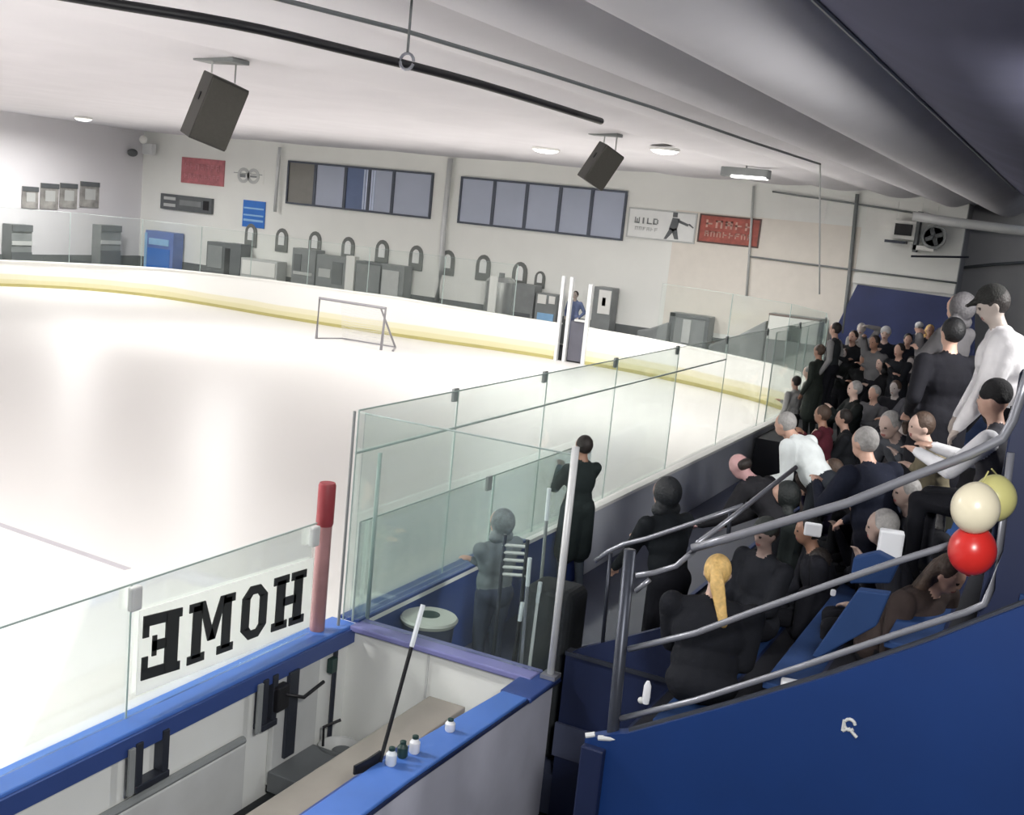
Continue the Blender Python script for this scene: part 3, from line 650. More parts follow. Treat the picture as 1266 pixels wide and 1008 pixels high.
for u in (.33, .66): m.lathe([(.30, 0), (.30, .02), (.18, .02), (.18, 0)], 20, (a.x+(b.x-a.x)*u, a.y, (a.z+b.z)/2), Matrix.Rotation(PI/2, 3, 'X'))
m.build('rings', W['lightgrey'], t)
marks(t, a, b, 'midgrey', [(.2, .4, .35, .6), (.55, .8, .4, .55), (0, .95, .62, .66)])
t, a, b = rect_thing('scoreboard', (202, 239), (264, 265), 'darkgrey', 'small black scoreboard on the end wall under the red banner', 'scoreboard', .15)
marks(t, a, b, 'lightgrey', [(.07, .3, .62, .82), (.07, .3, .18, .38)]); marks(t, a, b, 'midgrey', [(.38, .8, .35, .7)], 'display'); marks(t, a, b, 'black', [(.84, .95, .2, .8)], 'side_panel')
t, a, b = rect_thing('notice_board', (302, 247), (327, 283), 'bluesign', 'bright blue sign with pale stripes on the end wall', 'sign')
marks(t, a, b, 'lightblue', [(.05, .95, .68, .74), (.05, .95, .42, .48), (.05, .95, .22, .30)], 'stripe')
# WILD style white sign
t, a, b = rect_thing('team_sign', (780, 258), (857, 300), 'board_white', 'white sign with dark player silhouette and grey lettering right of the windows', 'sign', rim='lightgrey')
def glyphs(t, a, b, word, u0, u1, v0, v1, mt):
    G = {'W': [(0, .2, 0, 1), (.4, .6, 0, .8), (.8, 1, 0, 1), (0, 1, 0, .2)], 'I': [(.35, .65, 0, 1)], 'L': [(0, .25, 0, 1), (0, 1, 0, .2)], 'D': [(0, .25, 0, 1), (0, .8, .8, 1), (0, .8, 0, .2), (.75, 1, .15, .85)]}
    n_ = len(word); w = (u1-u0)/n_; rows = []
    for i, ch in enumerate(word):
        for x0, x1, y0, y1 in G[ch]: rows.append((u0+w*(i+.1+.8*x0), u0+w*(i+.1+.8*x1), v0+(v1-v0)*y0, v0+(v1-v0)*y1))
    marks(t, a, b, mt, rows)
glyphs(t, a, b, 'WILD', .08, .46, .5, .72, 'midgrey'); marks(t, a, b, 'lightgrey', blur_letters(6, .25, .38, .1, .46, 5), 'small_lettering')
m = MB(); fx = lambda u, v: Vector((a.x+(b.x-a.x)*u, a.y-.012, a.z+(b.z-a.z)*v))
for P in ([(.56, .02), (.6, .02), (.72, .4), (.64, .45)], [(.72, .05), (.78, .05), (.74, .45), (.66, .4)], [(.62, .38), (.74, .38), (.77, .8), (.66, .82)], [(.66, .84), (.73, .84), (.73, 1.02), (.66, 1.02)], [(.74, .78), (.75, .66), (.9, .55), (.91, .63)], [(.9, .62), (.98, .5), (.99, .53), (.92, .66)]):
    m.prism([fx(*q) for q in P], (0, .011, 0))
m.build('player_silhouette', W['darkgrey'], t)
t, a, b = rect_thing('banner', (868, 266), (936, 305), 'orangesign', 'orange-red banner with pale lettering and dark rim right of the white sign', 'banner', rim='signbrown')
marks(t, a, b, 'orlt', blur_letters(5, .55, .85, seed=8)+blur_letters(8, .2, .42, seed=9))
# arched frames
ar = [(311, 291), (349, 297), (390, 301), (431, 308), (473, 312), (515, 319), (554, 325), (598, 331), (643, 340), (668, 346)]
words = ['first from the left, under the blue sign', 'second from the left', 'third from the left', 'fourth from the left', 'fifth from the left', 'sixth from the left', 'seventh from the left', 'eighth from the left, above the tank', 'ninth from the left, above the grey cabinet', 'last on the right, small']
for i, (x, y) in enumerate(ar):
    c = Py(x, y, YW); w, h = (.29, .46) if i < 9 else (.2, .3)
    t = empty('arched_opening', c, 'dark arched frame on the end wall, '+words[i], 'wall frame', 'arched frames on the end wall')
    def arch(w, h, d, y0): return [(c.x-w, y0, c.z-h), (c.x+w, y0, c.z-h)]+[(c.x+w*math.cos(q), y0, c.z+h-w*1.3+w*1.3*math.sin(q)) for q in np.linspace(0, PI, 9)]
    m = MB(); m.prism(arch(w, h, 0, YW-.06), (0, .058, 0)); m.build('frame', mat('arch_grey', srgb(116, 119, 116), .6), t)  # grey lightened to carry the glare veil over the far wall
    m = MB(); m.prism([(p[0], p[1], p[2]+.06) for p in arch(w*.48, h*.55, 0, YW-.075)], (0, .014, 0)); m.build('centre', W['board_white'], t)
# things standing on the walkway by the wall
def cab(name, p0, p1, mt, label, cat, Y=36.3, d=.6, extra=None, ground=True):
    a, b = Py(*p0, Y), Py(*p1, Y); x0, x1 = min(a.x, b.x), max(a.x, b.x); z1 = max(a.z, b.z); z0 = -.06 if ground else min(a.z, b.z)
    t = empty(name, ((x0+x1)/2, Y+d/2, z0), label, cat)
    MB().box2((x0, Y, z0), (x1, Y+d, z1)).build('cabinet_body', W[mt], t, bevel=.02)
    for e, (u0, u1, v0, v1), nm in (extra or []):
        MB().box2((x0+(x1-x0)*u0, Y-.03, z0+(z1-z0)*v0), (x0+(x1-x0)*u1, Y, z0+(z1-z0)*v1)).build(nm, W[e], t, bevel=.005)
    return t
cab('vending_machine', (180, 284), (213, 325), 'machine_blue', 'blue vending machine with a bright display in the far left corner', 'vending machine', extra=[('lightblue', (.15, .85, .74, .86), 'display'), ('bluesign', (.1, .9, .3, .68), 'front_panel'), ('lightblue', (0, .08, .3, .95), 'side_strip')])
cab('dark_cabinet', (256, 298), (276, 340), 'darkgrey', 'dark grey cabinet right of the blue vending machine', 'cabinet', extra=[('midgrey', (.1, .9, .5, .93), 'door')])
cab('dark_cabinet', (278, 300), (296, 342), 'darkgrey', 'dark grey open cabinet with black slot under the first arched frame', 'cabinet', extra=[('black', (.05, .35, .3, .9), 'slot')])
cab('storage_box', (298, 318), (342, 342), 'lightgrey', 'low pale box standing between the dark cabinets and grey shelves', 'box', extra=[('bright', (.05, .95, .6, .95), 'lid')])
cab('shelf_unit', (362, 306), (388, 350), 'midgrey', 'grey shelf unit below the third arched frame', 'shelf', extra=[('lightgrey', (.1, .9, .55, .6), 'shelf'), ('darkgrey', (.1, .4, .62, .9), 'bin')])
cab('shelf_unit', (392, 314), (426, 356), 'midgrey', 'cluttered grey shelf unit below the fourth arched frame', 'shelf', extra=[('lightgrey', (.1, .5, .6, .75), 'box'), ('darkgrey', (.55, .9, .5, .9), 'bin')])
cab('upright_board', (428, 316), (436, 358), 'bright', 'narrow white upright panel between the shelves and grey lockers', 'panel', d=.3)
cab('locker', (440, 322), (470, 366), 'darkgrey', 'wide grey locker block left half below the fifth arched frame', 'locker', extra=[('midgrey', (.06, .94, .08, .95), 'door')])
cab('locker', (471, 326), (497, 370), 'midgrey', 'grey locker right half with pale door panel', 'locker', extra=[('lightgrey', (.1, .8, .1, .9), 'door')])
cab('grey_cabinet', (634, 350), (657, 398), 'midgrey', 'tall grey cabinet under the ninth arched frame', 'cabinet', extra=[('darkgrey', (.1, .9, .1, .5), 'lower_door')])
cab('teal_cabinet', (663, 362), (686, 402), 'midgrey', 'blue-grey cabinet with pale top left of the rink gate', 'cabinet', extra=[('lightblue', (.15, .9, .45, .62), 'panel'), ('bright', (.1, .5, .8, .98), 'paper'), ('bright', (.62, .9, .82, .97), 'card')])
cab('poster_stand', (735, 354), (753, 402), 'midgrey', 'grey stand with white poster right of the rink gate', 'stand', extra=[('bright', (.3, .95, .6, .96), 'poster'), ('darkgrey', (.5, .7, .72, .85), 'poster_mark')])
cab('metal_cage', (829, 386), (874, 424), 'midgrey', 'grey box cage behind the curved corner boards', 'cage', extra=[('darkgrey', (0, .14, 0, 1), 'side_post'), ('lightgrey', (.35, .55, .45, .9), 'panel'), ('darkgrey', (0, 1, .93, 1), 'top_bar'), ('darkgrey', (.9, 1, 0, .93), 'side_bar')])
# tarp humps
for x0, x1, x2, yt, yb, l in ((790, 805, 829, 398, 414, 'low grey covered heap left of the metal cage'), (878, 915, 950, 396, 432, 'grey sloping covered heap right of the metal cage')):
    a, b, c = Py(x0, yb-6, 36.2), Py(x1, (yt+yb)/2, 36.2), Py(x2, yt, 36.2)
    m = MB(); m.prism([(a.x, 36.0, 0), (c.x, 36.0, 0), (c.x, 36.0, c.z), (b.x, 36.0, b.z), (a.x, 36.0, a.z)], (0, .7, 0)); tag(m.build('covered_heap', W['midgrey'], bevel=.06), l, 'tarp')
t = cab('display_stand', (951, 387), (1009, 450), 'midgrey', 'tall grey display stand with white sheet near the stands', 'stand', Y=36.0, extra=[('bright', (.02, .95, .62, .97), 'white_sheet'), ('midgrey', (.38, .66, .45, .86), 'dark_panel'), ('signbrown', (0, 1, .97, 1), 'top_rim'), ('darkgrey', (.95, 1, .3, 1), 'side_post')])
# steel tank
c = Py(616, 372, 36.3)
t = empty('steel_tank', (c.x, 36.4, -.06), 'shiny steel water tank with a painted white highlight below the eighth arched frame', 'tank')
MB().lathe([(.50, -.06), (.55, 0), (.55, 1.9), (.4, 2.05)], 28, (c.x, 36.4, 0)).build('tank_body', mat('tank_steel', srgb(200, 202, 200), .25, .7), t, smooth='auto')
MB().lathe([(.10, 2.0), (.10, 2.2)], 16, (c.x, 36.4, 0)).build('valve', W['midgrey'], t)
MB().box2((c.x-.15, 35.80, .5), (c.x+.15, 35.86, 2.1)).build('front_panel', W['bright'], t, bevel=.01)  # white strip painted in as the highlight on the steel
# ragged dark things on the left wall (posters and racks)
def left_rect(name, p0, p1, label, cat, kind, group=None):
    X = -35.98; a, b = Px(*p0, X), Px(*p1, X); y0, y1 = sorted((a.y, b.y)); z0, z1 = sorted((a.z, b.z))
    t = empty(name, (X, y0, z0), label, cat, group)
    if kind == 'poster':
        MB().box2((X, y0, z0), (X+.04, y1, z1)).build('sheet', W['poster'], t)
        MB().box2((X+.04, y0, z1-.18), (X+.07, y1, z1)).build('header', W['darkgrey'], t)
        MB().box2((X+.04, y0+(y1-y0)*.25, z0+(z1-z0)*.3), (X+.055, y1-(y1-y0)*.2, z0+(z1-z0)*.72)).build('picture', W['lightgrey'], t)
    else:
        MB().box2((X+.02, y0, .0), (X+.5, y1, z1)).build('rack_body', W['midgrey'], t)
        MB().box2((X+.50, y0, z1-.25), (X+.55, y1, z1)).build('top_shelf', W['darkgrey'], t)
        MB().box2((X+.50, y0, z1-.75), (X+.54, y1, z1-.60)).build('shelf', W['lightgrey'], t)
        MB().box2((X+.50, y0, .4), (X+.53, y1, z1-1.0)).build('lower_bin', W['darkgrey'], t)
left_rect('wall_poster', (27, 230), (46, 258), 'grey poster on the side wall, leftmost of four', 'poster', 'poster', 'posters on the side wall')
left_rect('wall_poster', (50, 226), (71, 259), 'grey poster with dark header on the side wall, second of four', 'poster', 'poster', 'posters on the side wall')
left_rect('wall_poster', (74, 226), (94, 258), 'pale grey poster on the side wall, third of four', 'poster', 'poster', 'posters on the side wall')
left_rect('wall_poster', (99, 224), (121, 257), 'largest grey poster on the side wall, nearest the room corner', 'poster', 'poster', 'posters on the side wall')
left_rect('wall_rack', (3, 276), (27, 322), 'grey rack with dark top on the side wall at the photo edge', 'rack', 'rack')
left_rect('wall_rack', (114, 277), (137, 322), 'grey rack with dark top on the side wall below the largest poster', 'rack', 'rack')
# corner flood light
c = Py(170, 178, 36.2)
t = empty('flood_light', c, 'white wall lamp with dark head in the far left corner', 'lamp')
c.z -= .25; MB().box(c+Vector((.35, .3, .1)), (.5, .3, .45)).build('housing', W['white_metal'], t, bevel=.04)
MB().ell(c+Vector((-.25, 0, -.12)), (.22, .2, .16)).build('lamp_head', W['darkgrey'], t, smooth=True)
MB().ell(c+Vector((.3, 0, .45)), (.16, .16, .17)).build('upper_globe', W['bright'], t, smooth=True)
# wall speaker, clock and shelf on the right
a, b = Py(1107, 276, 36.4), Py(1126, 292, 36.4)
t = empty('wall_monitor', (a.x, 36.4, b.z), 'small black monitor on a white bracket high on the end wall', 'monitor')
MB().box2((a.x, 36.4, b.z), (b.x, 36.7, a.z)).build('screen', W['black'], t, bevel=.01)
MB().box2((a.x-.1, 36.5, b.z-.12), (b.x+.1, 37, a.z+.1)).build('housing', W['bright'], t)
a = Py(1098, 298, 36.4); MB().box((a.x+.2, 36.6, a.z), (.6, .5, .08)).build('shelf', W['steel_dark'], t)
a = Py(1155, 293, 36.6)
t = empty('wall_fan', a, 'round dark wall fan beside the black monitor under the duct', 'fan')
MB().lathe([(.36, 0), (.36, .12), (.28, .12), (.28, .0)], 24, a, Matrix.Rotation(PI/2, 3, 'X')).build('guard', W['midgrey'], t, smooth='auto')
for k in range(4):
    ang = k*PI/2+.4; MB().box(a+Vector((.14*math.cos(ang), -.05, .14*math.sin(ang))), (.24, .02, .12), Matrix.Rotation(-ang, 3, 'Y')).build('blade', W['darkgrey'], t)
MB().box2((a.x-.55, 36.5, a.z-.5), (a.x-.45, 36.95, a.z+.7)).build('bracket', W['darkgrey'], t)
a = Py(1133, 304, 36.5); b = Py(1198, 318, 36.5)
t = empty('wall_shelf', a, 'narrow white wall shelf with thin dark rod under the fan', 'shelf')
MB().box2((a.x-.1, 36.5, a.z-.12), (a.x+.5, 37, a.z+.02)).build('board', W['bright'], t)
MB().tube([(a.x-.1, 36.45, a.z-.32), (a.x+.6, 36.45, a.z-.26), (b.x, 36.45, b.z)], .035, 6).build('rod', W['steel_dark'], t)

# ================================================================== CEILING THINGS
pipe('heater_tube', spline([Pz(-330, -70, 5.5), Pz(-120, -40, 5.5), Pz(111, 0, 5.5), Pz(290, 30, 5.5), Pz(420, 60, 5.5), Pz(590, 103, 5.5), Pz(743, 150, 5.5)], 4), .035, W['black'], 'long black heater tube hung below the ceiling')
pipe('net_cable', [Pz(-20, -96, 5.75), Pz(200, -40, 5.75), Pz(350, 0, 5.75), Pz(500, 38, 5.75), Pz(660, 86, 5.75), Pz(804, 132, 5.75), Pz(928, 175, 5.75), Pz(1014, 203, 5.75)], .018, W['darkgrey'], 'thin dark cable running under the ceiling', 'cable')
q = Pz(1014, 203, 5.75); pipe('net_rope', [q, Py(1013, 364, q.y)], .014, W['lightgrey'], 'thin pale rope hanging straight down from the end of the ceiling cable', 'rope')
q = Pz(503, 76, 5.5)
t = empty('hanger_wire', q, 'thin wire with loop holding the heater tube near its middle', 'hanger')
MB().tube([q+Vector((0, 0, .05)), (q.x, q.y, ZC)], .010, 6).build('wire', W['darkgrey'], t)
MB().tube([q+Vector((.06*math.cos(u), 0, .06*math.sin(u))) for u in np.linspace(0, 6.0, 14)], .012, 6).build('loop', W['steel'], t)
# speakers
def pa_speaker(c, s, label, yaw=-.9, tilt=.45, roll=0.):
    t = empty('hanging_speaker', c, label, 'speaker', 'speakers hung under the ceiling')
    rot = Matrix.Rotation(roll, 3, Vector(FW)) @ Matrix.Rotation(yaw, 3, 'Z')
    m = MB(); f = [(-.28, .22), (.28, .22), (.24, -.24), (-.24, -.24)]
    m.prism([rot @ Vector((x*s, y*s, -.45*s))+c for x, y in f], rot @ Vector((0, 0, .9*s))); m.build('cabinet', W['speaker'], t, bevel=.015)
    m = MB(); m.prism([rot @ Vector((x*s, .225*s, z*s))+c for x, z in ((-.27, -.42), (.27, -.42), (.27, .42), (-.27, .42))], rot @ Vector((0, .02, 0))); m.build('grille', W['speaker2'], t, bevel=.005)
    m = MB(); m.box(rot @ Vector((.262*s, 0, .12*s))+c, (.03, .05, .11), rot); m.build('badge', W['black'], t)
    for dx in (-.18, .18):
        p = rot @ Vector((dx*s, -.1, .46*s))+c; MB().tube([p, (p.x, p.y, ZC-.02)], .012, 6).build('hanging_wire', W['lightgrey'], t)
    MB().box((c.x, c.y+.1, ZC-.05), (.7*s, .35*s, .06)).build('ceiling_plate', W['midgrey'], t, bevel=.01)
c = Pz(264, 137, 5.38); pa_speaker(c, .98, 'large dark grey hanging speaker tilted toward the stands, nearer the camera', yaw=PI+1.18, roll=.34)
c = Pz(742, 205, 5.45); pa_speaker(c, .86, 'dark grey hanging speaker above the right end of the windows', yaw=PI+1.0, roll=.50)
# dome lamps and far fixture
def dome(p, r, label, kind='round', power=0):
    t = empty('ceiling_lamp', p, label, 'lamp')
    MB().lathe([(r*1.05, 0), (r*1.05, -.05), (r, -.06), (r*.98, -.02)], 32, p).build('lamp_ring', W['bright'], t, smooth='auto')
    MB().lathe([(r, -.055), (r*.8, -.10), (r*.4, -.13), (.01, -.135)], 32, p).build('diffuser', W['lamp'], t, smooth=True)
dome(Vector(Pz(675, 183, ZC-.05)), .34, 'round bright ceiling lamp left of the second speaker')
dome(Vector(Pz(822, 183, ZC-.07)), .30, 'faint round ceiling lamp above the white team sign')
dome(Vector(Pz(103, 145, ZC-.04)), .28, 'small oval ceiling lamp at the far left')
c = Pz(922, 214, ZC-.25)
t = empty('ceiling_fixture', c, 'rectangular grey-ended light fixture under the ceiling above the orange-red banner', 'lamp')
MB().box(c, (1.15, .35, .22)).build('housing', W['midgrey'], t, bevel=.02); MB().box(c+Vector((.12, -.05, -.10)), (.86, .30, .06)).build('diffuser', W['lamp'], t, bevel=.02)
MB().tube([c+Vector((0, 0, .1)), (c.x, c.y, ZC)], .02, 6).build('stem', W['midgrey'], t)
# smoke detector on dark sheet
c = Pz(1205, 242, ZC-.2); t = MB().lathe([(.16, 0), (.18, -.06), (.10, -.12)], 20, c).build('smoke_detector', W['midgrey'], smooth='auto'); tag(t, 'small round detector under the dark ceiling sheet', 'detector')

# ================================================================== BALLOONS AND LOOSE THINGS
def balloon(c, r, mt, label, anchor):
    t = empty('balloon', c, label, 'balloon', 'balloons tied to the rail')
    m = MB(); m.lathe([(max(.004, r*math.sin(u)*(1-.10*max(0, -math.cos(u))**2)), -r*1.12*math.cos(u)) for u in np.linspace(.02, PI-.02, 22)][::1], 32, c); m.build('skin', W[mt], t, smooth=True)
    MB().lathe([(.012, -r*1.16), (.004, -r*1.10)], 10, c).build('knot', W[mt], t)
    MB().tube([c+Vector((0, 0, -r*1.12)), c+Vector((.03, r*.6, -r*.2)), c+Vector((.0, r+.03, r*.8)), anchor], .004, 5).build('string', W['yellowish'], t)
balloon(Py(1206, 628, 5.8), .112, 'cream', 'large cream balloon in front of the rail', Py(1222, 583, 6.0))
balloon(Py(1229, 616, 6.02), .105, 'yellowish', 'pale yellow balloon half hidden behind the cream one', Py(1226, 580, 6.05))
balloon(Py(1202, 680, 5.85), .112, 'redballoon', 'red balloon below the cream one', Py(1232, 590, 6.05))
# box on seat
c = Py(1101, 672, 7.0)
def box_thing(name, c, size, mt, label, cat, rot=.2):
    m = MB(); m.box(c, size, Matrix.Rotation(rot, 3, 'Z')); return tag(m.build(name, W[mt], bevel=.012), label, cat)
box_thing('paper_bag', Vector((c.x, c.y, c.z)), (.14, .08, .16), 'paper', 'square white paper bag upright beside the blue seat plank', 'bag')
box_thing('paper_napkin', Py(979, 846, 6.2), (.12, .08, .04), 'paper', 'crumpled white napkin on the ledge above the blue end wall', 'napkin')
box_thing('phone', Py(1030, 733, 6.5), (.03, .02, .04), 'paper', 'tiny bright phone light in the dark seats under the middle rail', 'phone')
box_thing('paper_sheet', Py(1005, 655, 7.4), (.11, .03, .09), 'paper', 'small white paper sheet held in the dark crowd', 'paper')
c = Py(799, 862, 6.3); t = empty('water_bottle', c, 'white water bottle standing low behind the bottom rail', 'bottle')
MB().lathe([(.02, -.04), (.024, 0), (.022, .07), (.01, .10)], 14, c).build('bottle_body', W['paper'], t, smooth='auto'); MB().ell(c+Vector((-.03, 0, -.03)), (.02, .02, .02)).build('cap', W['lightgrey'], t)
# two blue seat planks seen between people
for pts, l in (([(1055, 690), (1085, 683), (1112, 697), (1100, 722), (1050, 722)], 'short blue padded seat behind the middle rail'), ([(1060, 730), (1100, 735), (1083, 775), (1010, 815), (1003, 812)], 'long blue slanted bench plank under the middle rail')):
    m = MB(); m.prism([Py(x, y, 6.75 if pts[0][0] == 1055 else 6.35) for x, y in pts], (0, .08, 0)); tag(m.build('stand_bench', W['blue_seat'], bevel=.01), l, 'bench')

# ================================================================== PEOPLE
MC = {}
def cloth(c, kind='cloth'):
    k = (c, kind)
    if k not in MC:
        if kind == 'skin': MC[k] = mat('skin', srgb(*c), .5, var=.04, scale=12)
        elif kind == 'hair': MC[k] = mat('hair', srgb(*c), .6, var=.2, scale=30, bump=.4, bscale=60)
        elif kind == 'knit': MC[k] = mat('knit', srgb(*c), .85, var=.08, scale=20, bump=.4, bscale=90)
        else: MC[k] = mat('cloth', srgb(*c), .85, var=.14, scale=6, bump=.5, bscale=9, spec=.2)
    return MC[k]
def cap_mesh(p0, r0, p1, r1, n=12):
    p0 = np.array(p0, float); p1 = np.array(p1, float); a = p1-p0; L = np.linalg.norm(a); a = a/L if L > 1e-6 else np.array([0, 0, 1.])
    u = np.cross(a, [0, 0, 1.] if abs(a[2]) < .9 else [1., 0, 0]); u /= np.linalg.norm(u); v = np.cross(a, u)
    rows = [(p0-a*r0*math.cos(t), r0*math.sin(t)) for t in (.02, .5, 1.05)]+[(p0, r0), (p1, r1)]+[(p1+a*r1*math.cos(t), r1*math.sin(t)) for t in (1.05, .5, .02)]
    V = []; F = []
    for c, r in rows:
        for k in range(n): V.append(c+r*(math.cos(2*PI*k/n)*u+math.sin(2*PI*k/n)*v))
    for i in range(len(rows)-1):
        for k in range(n): F.append((i*n+k, i*n+(k+1) % n, (i+1)*n+(k+1) % n, (i+1)*n+k))
    F.append(tuple(range(n))[::-1]); F.append(tuple(range((len(rows)-1)*n, len(rows)*n)))
    return V, F
def ell_mesh(Mx, n=16, h=10):
    V = []; F = []
    for i in range(h+1):
        t = .02+(PI-.04)*i/h
        for k in range(n): V.append(np.array(Mx @ Vector((math.sin(t)*math.cos(2*PI*k/n), math.sin(t)*math.sin(2*PI*k/n), math.cos(t)))))
    for i in range(h):
        for k in range(n): F.append((i*n+k, i*n+(k+1) % n, (i+1)*n+(k+1) % n, (i+1)*n+k))
    F.append(tuple(range(n))[::-1]); F.append(tuple(range(h*n, (h+1)*n)))
    return V, F
class Fig:
    """primitives grown together into one surface; every face takes the material of the primitive it came from"""
    def __init__(s): s.P = []
    def cap(s, p0, r0, p1, r1, m): s.P.append(('c', np.array(p0, float), r0, np.array(p1, float), r1, m)); return s
    def ell(s, c, r, m, T=None):
        X = (T or Matrix.Identity(4)) @ Matrix.Translation(Vector(c)) @ Matrix.Diagonal((*r, 1)); s.P.append(('e', X, min(r), m)); return s
    def grow(s, name, mats, voxel, parent=None, place=None, smooth_it=3):
        V = []; F = []
        for p in s.P:
            v, f = cap_mesh(*p[1:5]) if p[0] == 'c' else ell_mesh(p[1])
            o = len(V); V += v; F += [tuple(i+o for i in q) for q in f]
        me = bpy.data.meshes.new(name); me.from_pydata([tuple(v) for v in V], [], F)
        bm = bmesh.new(); bm.from_mesh(me); bmesh.ops.recalc_face_normals(bm, faces=bm.faces); bm.to_mesh(me); bm.free()
        o = bpy.data.objects.new(name, me); col.objects.link(o)
        r = o.modifiers.new('r', 'REMESH'); r.mode = 'VOXEL'; r.voxel_size = voxel; r.adaptivity = 0
        q = o.modifiers.new('s', 'SMOOTH'); q.factor = .5; q.iterations = smooth_it
        dg = bpy.context.evaluated_depsgraph_get(); dg.update()
        nm = bpy.data.meshes.new_from_object(o.evaluated_get(dg)); o.modifiers.clear(); o.data = nm; bpy.data.meshes.remove(me)
        nm.name = name
        n = len(nm.polygons); C = np.empty(n*3); nm.polygons.foreach_get('center', C); C = C.reshape(-1, 3)
        best = np.full(n, 1e9); idx = np.zeros(n, int)
        for p in s.P:
            if p[0] == 'c':
                a = p[3]-p[1]; L2 = max(a @ a, 1e-9); t = np.clip(((C-p[1]) @ a)/L2, 0, 1)
                d = np.linalg.norm(C-(p[1]+t[:, None]*a), axis=1)-(p[2]+(p[4]-p[2])*t); mi = p[5]
            else:
                I = np.array(p[1].inverted()); q = C @ I[:3, :3].T+I[:3, 3]; d = (np.linalg.norm(q, axis=1)-1)*p[2]; mi = p[3]
            w = d < best; best[w] = d[w]; idx[w] = mi
        for m_ in mats: nm.materials.append(m_)
        nm.polygons.foreach_set('material_index', idx.astype(np.int32)); nm.polygons.foreach_set('use_smooth', [True]*n)
        if place is not None: nm.transform(place)
        if parent is not None: o.parent = parent
        return o
def ik(S, T, l1, l2, pole):
    S, T, pole = np.array(S, float), np.array(T, float), np.array(pole, float); d = T-S; L = np.linalg.norm(d); mx = (l1+l2)*.985
    if L > mx: T = S+d/L*mx; d = T-S; L = mx
    a = (l1*l1-l2*l2+L*L)/(2*L); h = math.sqrt(max(l1*l1-a*a, 0)); u = d/L; pp = pole-u*(pole @ u); pp /= np.linalg.norm(pp)
    return S+u*a+pp*h, T
BLACK, CHAR, NAVYC = (26, 27, 33), (42, 44, 50), (24, 30, 52)
LIGHT, TANS, PALE = (196, 158, 140), (158, 120, 100), (208, 178, 164)
HR = {'dark': (38, 32, 30), 'brown': (74, 58, 48), 'blond': (214, 178, 112), 'grey': (150, 148, 146), 'black': (20, 20, 22)}
